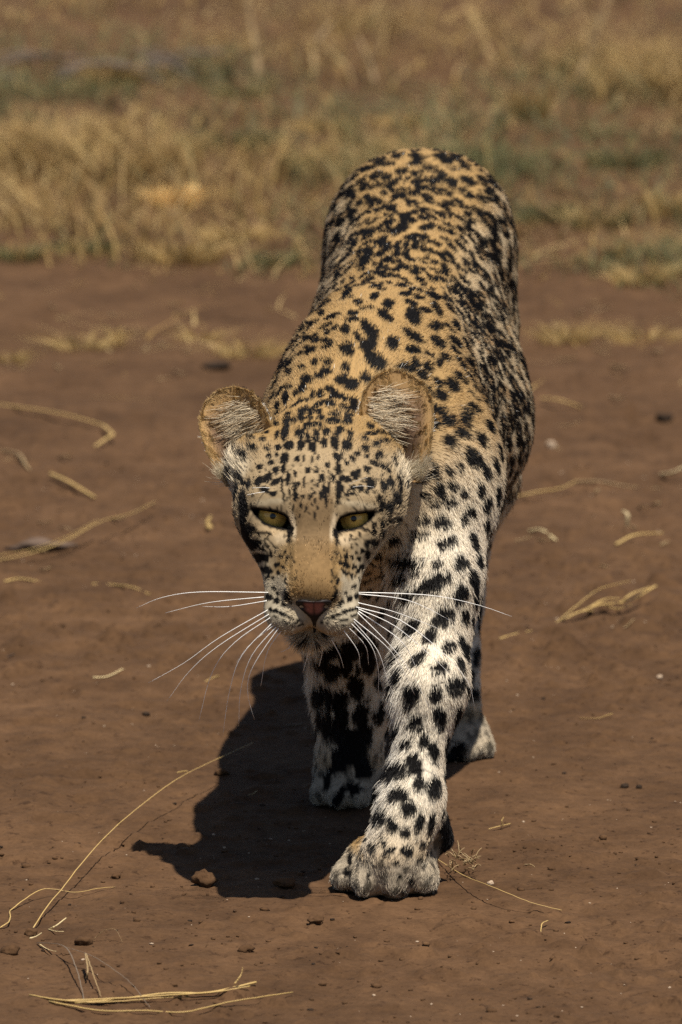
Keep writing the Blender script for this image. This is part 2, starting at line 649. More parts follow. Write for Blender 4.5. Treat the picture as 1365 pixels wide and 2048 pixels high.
hell((0, 34, -46), (32, 44, 26), 0.020)                # muzzle root
for s in (-1, 1):
    hell((s * 19.5, 66, -56), (21.5, 27, 17.5), 0.008)   # whisker pads
hell((0, 50, -84), (18, 24, 12), 0.005)                # chin
hcone((0, -30, -58), (0, 40, -66), 30, 20, 0.012)      # lower jaw

EYE_R = 16.2
EYES = [hl(-35.5, -2.6, -3.5), hl(35.0, -2.6, -3.5)]
_ax = np.array((-30, -18.5, -14, -6, 4, 10, 13, 16.5, 30), float)
_zt = np.array((6.0, 6.0, 5.4, 4.4, 2.8, 0.8, -1.8, -9.5, -20), float)
_zb = np.array((8.0, 6.3, 0.5, -6.0, -9.0, -9.6, -10.6, -13.0, -15), float)


def aperture(p, e, s):
    """millimetres inside the almond of the eye opening (negative outside)"""
    q = (p - e) * 1000.0
    x = (q @ EX) * s
    z = q @ EZ
    g = np.minimum(np.interp(x, _ax, _zt) - z, z - np.interp(x, _ax, _zb))
    return np.where((q @ GZ) > 3.0, g * 0.8, -20.0)


for e, s in zip(EYES, (1, -1)):
    add(lambda p, e=e, s=s: smax((np.linalg.norm(p - e, axis=1) - 0.0182), aperture(p, e, s) * 0.001, 0.002),
        e - 0.02, e + 0.02, 0.006, 'head', (0, 0, 0))
    add(lambda p, e=e, s=s: np.minimum(aperture(p, e, s) * 0.001, 0.034 - np.linalg.norm(p - e, axis=1)),
        e - 0.034, e + 0.034, 0.0015, 'head', (0, 0, 0), 'cut')
# the line of the mouth and the groove under the nose
for s in (-1, 1):
    for a, b, r in (((0, 90, -62), (s * 2, 88, -73), 2.2), ((s * 2, 88, -73), (s * 14, 84, -77), 2.8), ((s * 14, 84, -77), (s * 28, 64, -76), 2.6), ((s * 28, 64, -76), (s * 37, 34, -64), 2.0)):
        add(lambda p, a=hl(*a), b=hl(*b), r=r: -sd_cone(p, a, b, r * 0.001, r * 0.001), np.minimum(hl(*a), hl(*b)), np.maximum(hl(*a), hl(*b)), 0.004, 'head', (0, 0, 0), 'cut')


def field(p):
    d = np.full(len(p), 0.05)
    for kind, fn, lo, hi, k, zone, flow in OPS:
        m = np.nonzero(((p > lo) & (p < hi)).all(1))[0]
        if len(m):
            v = fn(p[m])
            d[m] = smin(d[m], v, k) if kind == 'add' else smax(d[m], v, k)
    return d


def axis_steps(lo, hi, flo, fhi, coarse, fine):
    a = np.arange(lo, flo, coarse)
    b = np.arange(flo, fhi, fine)
    c = np.arange(fhi, hi, coarse)
    return np.concatenate((a, b, c))


xs = axis_steps(-0.165, 0.215, -0.150, 0.030, 0.006, 0.0024)
ys = axis_steps(-0.130, 1.42, -0.125, 0.075, 0.0075, 0.0024)
zs = axis_steps(-0.012, 0.62, 0.250, 0.425, 0.006, 0.0024)
V = np.full((len(xs), len(ys), len(zs)), 0.05, dtype=np.float64)
for kind, fn, lo, hi, k, zone, flow in OPS:
    i0, i1 = np.searchsorted(xs, (lo[0], hi[0]))
    j0, j1 = np.searchsorted(ys, (lo[1], hi[1]))
    k0, k1 = np.searchsorted(zs, (lo[2], hi[2]))
    if i1 <= i0 or j1 <= j0 or k1 <= k0:
        continue
    G = np.stack(np.meshgrid(xs[i0:i1], ys[j0:j1], zs[k0:k1], indexing='ij'), -1).reshape(-1, 3)
    v = fn(G).reshape(i1 - i0, j1 - j0, k1 - k0)
    sub = V[i0:i1, j0:j1, k0:k1]
    V[i0:i1, j0:j1, k0:k1] = smin(sub, v, k) if kind == 'add' else smax(sub, v, k)
BV, BQ = surface_nets(xs, ys, zs, V)
del V
for _ in range(2):
    h = 0.0006
    d = field(BV)
    g = np.stack([field(BV + np.eye(3)[a] * h) - d for a in range(3)], 1) / h
    gn = np.linalg.norm(g, axis=1)
    ok = gn > 0.3
    stepv = np.zeros_like(BV)
    stepv[ok] = -g[ok] * (np.clip(d[ok], -0.004, 0.004) / np.maximum(gn[ok] ** 2, 0.25))[:, None]
    BV = BV + stepv * 0.8


def relax(Vx, Q, n, lam=0.5):
    for _ in range(n):
        acc = np.zeros_like(Vx)
        num = np.zeros(len(Vx))
        for a in range(4):
            for b in ((a + 1) % 4,):
                np.add.at(acc, Q[:, a], Vx[Q[:, b]])
                np.add.at(num, Q[:, a], 1)
                np.add.at(acc, Q[:, b], Vx[Q[:, a]])
                np.add.at(num, Q[:, b], 1)
        Vx = Vx + lam * (acc / np.maximum(num, 1)[:, None] - Vx)
    return Vx


BV = relax(BV, BQ, 2, 0.4)


def vert_normals(Vx, Q):
    if Q.shape[1] == 4:
        fn = np.cross(Vx[Q[:, 2]] - Vx[Q[:, 0]], Vx[Q[:, 3]] - Vx[Q[:, 1]])
    else:
        fn = np.cross(Vx[Q[:, 1]] - Vx[Q[:, 0]], Vx[Q[:, 2]] - Vx[Q[:, 0]])
    N = np.zeros_like(Vx)
    for a in range(Q.shape[1]):
        np.add.at(N, Q[:, a], fn)
    return unit(N)


BN = vert_normals(BV, BQ)
# ground contact: soles end at the soil
BV[:, 2] = np.maximum(BV[:, 2], -0.004)

leopard = bpy.data.objects.new('leopard', None)
COL.objects.link(leopard)
leopard.location = (0.0, 0.35, 0.0)
leopard.empty_display_size = 0.1
bpy.context.view_layer.update()
L_OFF = np.array(leopard.location)


def under_leopard(o, parent=None):
    """parent a part that was built in world coordinates"""
    p = parent or leopard
    o.parent = p
    if p is leopard:
        o.matrix_parent_inverse = Matrix.Translation(-Vector(L_OFF))
    return o

# ------------------------------------------------------------------ the leopard: coat
def lin(r, g, b):
    c = np.array((r, g, b), float) / 255.0
    return np.where(c <= 0.04045, c / 12.92, ((c + 0.055) / 1.055) ** 2.4)


ZONES = ['torso', 'shoulder', 'neck', 'arm', 'leg', 'paw', 'thigh', 'tail', 'head']


def body_fields(P):
    W = np.zeros((len(P), len(ZONES)))
    F = np.zeros((len(P), 3))
    for kind, fn, lo, hi, k, zone, flow in OPS:
        if kind != 'add':
            continue
        m = np.nonzero(((P > lo) & (P < hi)).all(1))[0]
        if not len(m):
            continue
        w = np.exp(-np.maximum(fn(P[m]) + 0.02, 0) / 0.011) * (4.0 if zone == 'paw' else 1.0)
        W[m, ZONES.index(zone)] += w
        F[m] += w[:, None] * flow
    tot = W.sum(1, keepdims=True)
    return W / np.maximum(tot, 1e-9), F / np.maximum(tot, 1e-9)


BW, BF = body_fields(BV)
h_loc = to_head(BV)
h_flow = (h_loc - np.array((0, 92, -42))) * np.array((1.0, 1.0, 1.0))
h_flow = unit(h_flow) @ HROT.T
BF = BF + BW[:, 8:9] * h_flow
side = sstep(0.03, 0.10, np.abs(BV[:, 0] - 0.02)) * (BW[:, 0] + BW[:, 6])
BF[:, 2] -= 0.75 * side


def zone_w(W, *names):
    return sum(W[:, ZONES.index(n)] for n in names)


# hair length over the body
x, f, u = h_loc.T
h_len = 0.0023 + 0.0020 * sstep(10, -70, f) + 0.0022 * sstep(45, 68, np.abs(x)) * sstep(30, -10, f) + 0.006 * sstep(-20, -60, u) * sstep(30, -30, f)
h_len += 0.005 * sstep(-62, -76, u)
b_len = (zone_w(BW, 'torso', 'thigh') * (0.0058 + 0.010 * sstep(0.28, 0.24, BV[:, 2])) + zone_w(BW, 'shoulder') * 0.0058 + zone_w(BW, 'neck') * 0.0060
         + zone_w(BW, 'arm') * 0.0066 + zone_w(BW, 'leg') * 0.0050 + zone_w(BW, 'paw') * 0.0044 + zone_w(BW, 'tail') * 0.014)
b_len += 0.006 * zone_w(BW, 'arm', 'leg') * sstep(0.2, 0.9, -BN[:, 0])
ear_foot = sstep(26, 14, np.sqrt((np.abs(x) - 60) ** 2 + (f + 52) ** 2 + (u - 10) ** 2))
h_len += 0.007 * ear_foot
BLEN = b_len + BW[:, 8] * h_len
body_bvh = BVHTree.FromPolygons([tuple(v) for v in BV], [tuple(int(i) for i in q) for q in BQ])


class Spots:
    def __init__(self):
        self.c, self.t1, self.t2, self.n, self.s, self.noise = [], [], [], [], [], []

    def put(self, c, n, a, b, strength=1.0, noise=1.0):
        self.c.append(np.asarray(c, float)); self.n.append(np.asarray(n, float))
        self.t1.append(np.asarray(a, float)); self.t2.append(np.asarray(b, float)); self.s.append(strength); self.noise.append(noise)

    def evaluate(self, P, n1, n2, cell=0.03):
        out = np.zeros(len(P))
        key = np.floor(P / cell).astype(np.int64) + 200
        kk = (key[:, 0] * 1000 + key[:, 1]) * 1000 + key[:, 2]
        order = np.argsort(kk, kind='stable')
        ks = kk[order]
        uk, st = np.unique(ks, return_index=True)
        en = np.append(st[1:], len(ks))
        table = {int(a): (int(b), int(c)) for a, b, c in zip(uk, st, en)}
        for c, n, a, b, s, nz in zip(self.c, self.n, self.t1, self.t2, self.s, self.noise):
            R = max(np.linalg.norm(a), np.linalg.norm(b)) * 1.4
            lo = np.floor((c - R) / cell).astype(int) + 200
            hi = np.floor((c + R) / cell).astype(int) + 200
            idx = [order[slice(*table[k])] for k in
                   ((i * 1000 + j) * 1000 + l for i in range(lo[0], hi[0] + 1) for j in range(lo[1], hi[1] + 1) for l in range(lo[2], hi[2] + 1)) if k in table]
            if not idx:
                continue
            idx = np.concatenate(idx)
            q = P[idx] - c
            aa, bb, ab = a @ a, b @ b, a @ b
            det = aa * bb - ab * ab
            if det < 1e-18:
                continue
            qa, qb = q @ a, q @ b
            A = (qa * bb - qb * ab) / det
            B = (qb * aa - qa * ab) / det
            r = np.sqrt(A * A + B * B) + nz * (0.20 * n1[idx] + 0.12 * n2[idx])
            d = s * sstep(1.07, 0.93, r) * (np.abs(q @ n) < max(0.02, 0.8 * R))
            out[idx] = np.maximum(out[idx], d)
        return out


SP = Spots()
OCHRE = Spots()
NECK_SHIFT = Spots()
taken = []          # (position, clear radius) of marks already set


def mark(u_, v_, rx, ry, ang=0.0, strength=1.0, noise=1.0, grow=1.16):
    """a solid spot of the coat where the line of sight (u, v) meets the skin, its size read in the picture plane"""
    d = ray(u_, v_)
    hit, nrm, fi, dist = body_bvh.ray_cast(Vector(CAM), Vector(d), 20)
    if hit is None:
        return
    c, n = np.array(hit), np.array(nrm)
    if n @ d > 0:
        n = -n
    ca, sa = math.cos(math.radians(ang)), math.sin(math.radians(ang))
    s = dist / F_PX
    ax = []
    for e, r in ((RIGHT * ca - UPV * sa, rx), (RIGHT * sa + UPV * ca, ry)):
        lam = -(e @ n) / min(d @ n, -0.28)
        t = e + d * lam
        t = t - n * (t @ n)
        t = t / max(np.linalg.norm(t), 1e-6) * min(np.linalg.norm(t), 2.2)
        ax.append(t * r * s * grow)
    SP.put(c, n, ax[0], ax[1], strength, noise)
    taken.append((c, 0.55 * (np.linalg.norm(ax[0]) + np.linalg.norm(ax[1]))))


# face, forehead and crown (x, y, half width, half height, turn), read off two enlarged views of the head
FACE1 = '''30,40,20,24,0 150,15,20,14,0 205,88,30,12,0 270,110,32,10,12 362,60,9,45,0 372,140,7,40,-8 465,80,10,30,5 480,150,8,25,10 535,140,10,18,0
520,215,9,14,0 560,250,8,18,0 455,240,8,12,0 510,300,7,14,10 640,300,7,24,0 685,130,12,28,0 755,65,12,26,5 725,90,11,34,0 740,175,13,45,-3 846,80,24,62,4
838,180,12,30,10 610,215,7,12,0 670,240,7,12,0 600,290,5,9,0 560,330,5,8,0 700,300,6,12,0 720,350,5,9,0 480,330,5,9,0 590,140,7,16,0 640,180,6,14,0 430,100,7,18,0
110,420,16,15,-20 165,455,16,13,-20 215,445,15,9,20 250,460,14,8,25 170,525,17,14,-30 190,590,17,15,-20 238,570,13,10,-20 265,645,16,18,0
225,680,15,22,10 300,620,10,8,0 300,575,8,7,0 350,655,14,12,-30 385,610,12,10,-30 405,660,10,12,0 365,745,14,14,-30 330,795,13,14,-30 285,835,13,12,0 245,830,12,16,0
320,722,20,14,-30 440,660,8,10,0 150,300,6,6,0
40,470,38,52,0 90,560,46,30,25 150,670,36,36,30 215,770,46,24,15 20,150,26,36,0 30,250,30,60,0 20,340,20,50,0
395,875,8,30,-15 290,925,13,14,0 325,970,12,9,30 245,1000,24,20,20 315,1030,17,17,30 378,1065,22,14,40 412,1005,11,40,-25 385,1010,7,20,-20
262,1108,14,12,30 308,1120,20,13,20 365,1142,26,9,18 425,1168,30,8,18 480,1188,26,6,12 300,1165,20,6,20 380,1210,18,7,15 420,1228,14,7,10 480,1222,12,10,0 540,1225,8,7,0 510,1245,10,6,0
1150,380,17,18,0 1145,445,20,20,30 1078,430,17,14,30 1020,460,14,10,-30 975,440,8,6,0 1090,540,18,20,-40 1155,545,24,24,0 1005,550,10,10,0 955,570,10,7,30 1050,605,15,18,0
1095,645,17,28,10 1020,670,14,17,0 990,620,11,9,0 955,660,10,16,-30 910,660,14,22,-30 910,725,17,22,-35 975,745,16,16,0 1012,780,12,16,0 1045,745,14,20,0 1090,772,30,17,-10
860,710,14,11,-30 850,640,6,10,0 820,650,6,9,0 900,795,20,9,25 945,805,18,9,20 975,815,14,8,0 1020,850,9,12,0 930,520,6,6,0 900,610,6,8,0 870,660,6,9,0
1350,180,26,42,0 1275,250,24,44,0 1213,230,20,40,0 1340,360,30,24,10 1275,360,18,22,0 1220,390,14,26,0 1220,465,17,25,0 1300,500,42,24,-10 1175,640,40,20,-10 1190,160,20,20,0
965,65,20,18,0 1030,70,20,24,0 930,125,40,10,-15 1085,98,14,12,0 1225,50,18,40,-15 1285,40,24,30,-10 1130,30,20,30,-30
838,865,10,25,12 820,905,7,12,20 975,910,16,14,0 910,970,12,8,0 1000,990,20,20,0 940,1012,17,18,20 875,1042,14,14,-30 842,1070,12,14,0 810,990,12,40,25
1045,1072,22,12,-15 1000,1095,20,15,-10 950,1107,18,15,0 897,1122,18,15,-20 850,1140,22,9,-20 800,1160,26,7,-15 740,1180,22,6,-10 1000,1155,30,6,-15 900,1192,20,8,-10 850,1188,14,8,0 800,1182,14,6,0 740,1215,9,8,0 700,1225,9,8,0 770,1235,9,7,0 830,1225,9,7,0 880,1240,9,7,0
560,1350,24,16,0 700,1312,12,10,0 765,1345,16,12,0 640,1370,14,10,0'''
for w in FACE1.split():
    X, Y, rx, ry, a = (float(q) for q in w.split(','))
    mark(480 + X / 4.266, 960 + Y / 4.266, rx / 4.266, ry / 4.266, a, 1.0, 0.5, 1.5 if Y < 900 else 1.65)
FACE2 = '''620,55,28,25,0 690,40,20,18,0 735,10,25,15,0 565,135,16,16,0 600,110,18,22,0 525,105,20,15,0 505,165,18,35,0 655,145,11,28,0 698,140,14,25,0 755,115,28,15,12
810,155,42,17,20 825,65,35,20,0 870,95,26,20,0 460,205,16,15,0 550,200,24,14,-30 585,175,14,20,0 625,170,12,16,0 685,195,22,11,-20 745,190,30,15,15 835,215,26,13,15 885,195,18,30,0
455,245,24,12,-40 515,250,18,11,-20 600,230,22,13,-10 650,230,16,14,0 693,230,14,12,0 780,245,30,9,5 860,255,22,9,0 590,270,15,18,0 640,262,14,10,0 702,262,16,12,0 528,287,30,13,0
452,300,13,11,0 770,283,34,14,0 852,288,22,14,0 640,305,13,18,0 677,300,9,14,0 703,312,9,15,0 613,315,10,15,0 505,345,15,36,15 585,355,20,20,0 735,345,18,17,0 810,330,22,12,15 797,358,13,12,0
690,370,7,26,0 665,375,7,42,0 628,375,8,22,8 865,360,12,20,-15 455,360,10,20,20 523,420,22,18,-20 590,415,14,26,12 640,415,7,22,0 720,405,15,20,-10 782,408,17,30,-20 848,420,22,22,-40
665,430,9,32,0 465,430,15,13,-30 412,480,13,10,-20 500,492,18,24,20 455,475,10,9,0 425,517,15,10,-20 360,540,16,12,-10 405,440,13,10,0 570,495,14,12,-30 605,495,7,12,0 795,485,24,16,30 825,467,8,7,0
880,497,17,11,25 905,467,14,11,0 845,522,11,9,0 740,530,12,11,0 798,548,13,22,-5 958,552,17,13,0 955,480,11,10,0 912,560,10,9,0 495,550,11,18,0 450,560,13,17,0 405,600,14,22,30 355,618,14,24,30
455,620,30,11,-30 250,615,14,17,0 295,640,14,22,20 228,700,16,36,10 262,705,14,22,0 385,665,20,13,0 435,690,20,9,-10 560,580,9,14,0 610,610,6,10,0 710,600,13,18,0 770,600,7,22,0 895,585,18,20,-30
840,605,26,13,15 885,655,14,14,0 925,660,14,15,0 975,630,18,26,-15 1050,650,13,26,-8 1092,635,15,25,-15 1145,640,11,40,-10 1045,585,8,7,0 1130,720,17,25,0 745,655,7,25,0 720,680,9,30,-5 560,700,11,26,0
555,660,7,25,0 520,600,7,32,0 610,640,7,14,0 640,560,5,12,0 680,560,5,12,0 650,500,6,14,0 690,490,6,12,0 620,560,5,12,0 580,640,5,14,0 660,620,5,14,0 690,640,5,14,0 1000,520,24,10,30 1060,545,34,9,30'''
for w in FACE2.split():
    X, Y, rx, ry, a = (float(q) for q in w.split(','))
    mark(390 + X / 2.786, 740 + Y / 2.786, rx / 2.786, ry / 2.786, a, 1.0, 0.45, 1.46)
for k in range(420):
    X, Y = RNG.uniform(470, 820), RNG.uniform(930, 1165)
    if abs(X - 628) < 34 and Y > 1000:
        continue
    mark(X, Y, RNG.uniform(1.5, 2.7), RNG.uniform(1.9, 3.6), (X - 632) * 0.12, RNG.uniform(0.6, 1.0), 0.6)
# near foreleg
LEG = '''895,65,92,42,-25 740,120,36,30,0 960,262,62,42,-35 1165,210,18,80,0 1130,280,14,40,0 1172,340,18,52,0 1150,500,20,60,5 1120,610,15,50,5 815,500,44,24,-40 985,440,38,26,-40 1090,465,26,52,-5 1055,395,18,30,0
935,560,42,28,-20 1040,660,52,42,-40 770,715,38,72,12 915,710,36,40,20 795,880,42,42,-20 940,850,32,66,-10 1050,860,26,82,12 670,960,20,72,10 750,1005,25,28,0 845,985,26,40,15 905,1060,28,60,-5
975,1090,24,56,10 660,1150,48,52,30 790,1130,44,56,-10 820,1250,32,38,10 910,1265,32,66,10 570,1320,32,50,15 690,1300,44,46,-20 585,1425,34,46,20 755,1390,42,38,0 820,1470,24,50,20 890,1480,18,60,8
660,1490,24,42,-15 735,1540,28,30,0 605,1585,20,18,0 540,1610,20,36,-20 640,1640,34,20,-25 745,1645,36,32,0 845,1600,20,22,0 800,1590,11,13,0 510,1680,10,16,-20 545,1705,10,10,0 680,1705,18,16,0 820,1690,18,18,-20
515,1550,26,13,10 415,1680,12,40,10 395,1770,24,24,-20 520,1780,11,22,15 705,1800,22,14,30 770,1820,15,24,-30 735,1885,13,15,0 585,1470,10,8,0 700,900,10,26,10 840,1720,12,10,0 600,1545,8,8,0 800,780,10,10,0'''
for w in LEG.split():
    X, Y, rx, ry, a = (float(q) for q in w.split(','))
    mark(560 + X / 2.926, 1140 + Y / 2.926, rx / 2.926, ry / 2.926, a, grow=1.22)
ARM = '''510,160,34,60,0 670,275,46,30,-10 590,575,60,46,15 640,740,82,38,-25 660,410,46,34,-20 440,370,32,28,0 530,430,36,24,-30 430,560,52,24,-15 400,680,72,28,-20 550,905,46,28,-20 740,900,56,52,10 300,890,120,36,5
850,720,30,70,-15 720,120,34,30,0 630,150,28,30,0 760,330,30,34,0 820,480,34,40,0 760,560,28,40,0 380,980,36,24,0 240,1020,60,30,-10 900,300,30,50,0 960,420,30,60,10 890,880,30,60,0 960,600,22,60,0'''
for w in ARM.split():
    X, Y, rx, ry, a = (float(q) for q in w.split(','))
    mark(740 + X / 4.097, 900 + Y / 4.097, rx / 4.097, ry / 4.097, a, grow=1.22)
FAR_LEG = '''110,330,80,110,0 290,300,90,70,0 430,400,80,60,-20 680,540,68,100,0 570,330,60,110,0 300,600,70,110,10 470,690,100,80,0 180,640,50,90,0 520,860,70,120,0 730,850,76,110,10 430,1010,110,90,0 640,1130,150,120,0
620,1310,170,100,0 470,1420,90,60,0 900,500,28,60,0 700,370,22,50,-20 800,680,28,28,0 900,870,50,56,0 820,300,70,110,0 330,870,70,90,0 750,1050,90,90,0 540,1230,90,70,0 380,1560,40,60,0 520,1700,30,60,20 650,1620,60,60,0 440,1800,24,60,0 760,1440,80,80,0 960,760,40,60,0 400,200,90,60,0 640,180,80,80,0 820,120,70,80,0'''
for w in FAR_LEG.split():  # far foreleg: its black spots, added to and enlarged to deepen the leg's shade
    X, Y, rx, ry, a = (float(q) for q in w.split(','))
    mark(580 + X / 5.118, 1260 + Y / 5.118, rx / 5.118, ry / 5.118, a, grow=1.32)
SHOULDER = '''510,615,20,17,0 465,655,13,15,0 425,670,15,24,10 540,665,32,24,-30 640,645,38,20,-5 390,690,18,22,0 340,695,13,15,0 445,720,20,34,35 565,735,18,42,20 600,705,22,13,0 705,725,24,26,0 765,740,22,18,20 630,770,25,26,-30
740,830,32,38,-25 615,825,38,26,40 490,760,20,26,20 465,815,24,22,0 745,915,54,24,30 545,890,26,56,-35 645,950,28,33,0 740,980,34,18,12 850,945,36,24,40 840,870,32,20,10 845,790,20,38,-30 440,980,32,28,30 490,920,16,26,-20
435,890,20,26,0 570,1030,32,54,-35 435,1060,20,20,0 350,1035,28,14,5 345,1080,20,13,0 295,1040,14,14,0 350,940,24,12,0 380,830,36,20,-15 290,790,15,22,0 325,810,14,26,0 255,1115,25,18,-20 310,1100,15,15,0 235,1060,14,14,0
815,1000,26,13,30 860,1040,15,20,0 705,1065,42,20,10 810,1060,28,18,30 420,1120,30,18,20 480,1130,26,16,20 530,1110,24,30,-35 380,1200,20,12,15 180,1080,14,20,0 700,660,34,14,30 770,660,22,16,20'''
for w in SHOULDER.split():
    X, Y, rx, ry, a = (float(q) for q in w.split(','))
    mark(500 + X / 2.275, 270 + Y / 2.275, rx / 2.275, ry / 2.275, a, grow=1.18)

# the rest of the coat: spaced at random over the skin, rosettes on back and flanks, solid spots elsewhere
TRI = np.concatenate((BQ[:, (0, 1, 2)], BQ[:, (0, 2, 3)]))


def scatter(Vx, T, dens, n):
    """n random points on the triangles; returns triangle ids and barycentric weights"""
    a = np.linalg.norm(np.cross(Vx[T[:, 1]] - Vx[T[:, 0]], Vx[T[:, 2]] - Vx[T[:, 0]]), axis=1) * 0.5
    w = a * dens[T].mean(1)
    c = np.cumsum(w)
    t = np.searchsorted(c, RNG.random(n) * c[-1])
    t = np.minimum(t, len(T) - 1)
    r1, r2 = np.sqrt(RNG.random(n)), RNG.random(n)
    return t, np.stack((1 - r1, r1 * (1 - r2), r1 * r2), 1)


def lerp(A, T, t, b):
    A = A if A.ndim > 1 else A[:, None]
    return np.einsum('nk,nkc->nc', b, A[T[t]])


t, b = scatter(BV, TRI, np.ones(len(BV)), 40000)
cp = lerp(BV, TRI, t, b)
cn = unit(lerp(BN, TRI, t, b))
cf = lerp(BF, TRI, t, b)
cw = lerp(BW, TRI, t, b)
cf = unit(cf - cn * (cf * cn).sum(1, keepdims=True))
grid = {}
GC = 0.035


def near(p, r):
    k = np.floor(p / GC).astype(int)
    for i in (-1, 0, 1):
        for j in (-1, 0, 1):
            for l in (-1, 0, 1):
                for q, rq in grid.get((k[0] + i, k[1] + j, k[2] + l), ()):
                    if (q - p) @ (q - p) < (r + rq) ** 2:
                        return True
    return False


for q, r in taken:
    grid.setdefault(tuple(np.floor(q / GC).astype(int)), []).append((q, r))
for i in range(len(cp)):
    w = cw[i]
    p = cp[i]
    ros = w[0] + w[6] + 0.6 * w[1]
    hx, hf, hu_ = to_head(p)
    if w[8] > 0.5:
        if hf > -8:
            continue                                   # the face carries only the marks set above
        R = 0.0048
    elif ros > 0.5 and p[2] > 0.25:
        R = (0.0066 + 0.0024 * RNG.random()) if cn[i][2] > 0.62 else (0.0080 + 0.0026 * RNG.random())
    elif w[5] > 0.5:
        R = 0.0048
    elif w[2] > 0.4:
        R = 0.0070 + 0.002 * RNG.random()
    else:
        R = 0.0068 + 0.0030 * RNG.random()
    spread = R * ((0.88 if cn[i][2] > 0.62 else 1.0) if ros > 0.5 else 1.08)
    if near(p, spread):
        continue
    grid.setdefault(tuple(np.floor(p / GC).astype(int)), []).append((p, spread))
    e1 = cf[i] * (1.0 + 0.65 * max(0.0, cn[i][2]) ** 2 * ros)
    e2 = unit(np.cross(cn[i], e1))
    if ros > 0.5 and p[2] > 0.25 and cn[i][2] > 0.62:
        # along the back: solid blotches, some of them broken in two
        a = RNG.normal() * 0.5
        d1 = e1 * math.cos(a) + e2 * math.sin(a)
        d2 = unit(np.cross(cn[i], d1))
        if RNG.random() < 0.35:
            for sg in (-1, 1):
                SP.put(p + d2 * sg * R * 0.48, cn[i], d1 * R * 0.74, d2 * R * 0.44, 1.0, 0.9)
        else:
            SP.put(p, cn[i], d1 * R * (0.86 + 0.22 * RNG.random()), d2 * R * (0.80 + 0.2 * RNG.random()), 1.0, 0.7)
    elif ros > 0.5 and p[2] > 0.25:
        m = RNG.integers(3, 6)
        a0 = RNG.random() * 6.28
        OCHRE.put(p, cn[i], e1 * R * 1.0, e2 * R * 0.9)
        for k in range(m):
            if RNG.random() < 0.10:
                continue
            a = a0 + 6.283 * k / m + RNG.normal() * 0.15
            rr = R * (0.80 + 0.10 * RNG.normal())
            q = p + e1 * math.cos(a) * rr * 1.08 + e2 * math.sin(a) * rr * 0.92
            tdir = -math.sin(a) * e1 + math.cos(a) * e2
            rdir = math.cos(a) * e1 + math.sin(a) * e2
            SP.put(q, cn[i], tdir * R * (0.66 + 0.18 * RNG.random()), rdir * R * (0.50 + 0.12 * RNG.random()), 1.0, 0.9)
    else:
        el = 1.0 + 0.5 * RNG.random()
        a = RNG.normal() * 0.4
        d1 = e1 * math.cos(a) + e2 * math.sin(a)
        d2 = np.cross(cn[i], d1)
        SP.put(p, cn[i], d1 * R * 0.86 * el, d2 * R * 0.82, 0.75 if w[5] > 0.5 else 1.0, 1.0)

TAN = np.array((0.372, 0.236, 0.098))
OCH = np.array((0.30, 0.165, 0.058))
CREAM = np.array((0.80, 0.69, 0.50))
WHITE = np.array((0.86, 0.81, 0.72))
GOLD = np.array((0.225, 0.138, 0.060))
DARK = np.array((0.0040, 0.0032, 0.0030))
GREY = np.array((0.36, 0.30, 0.22))


def mix(a, b, t):
    t = np.clip(t, 0, 1)[:, None]
    return a * (1 - t) + b * t


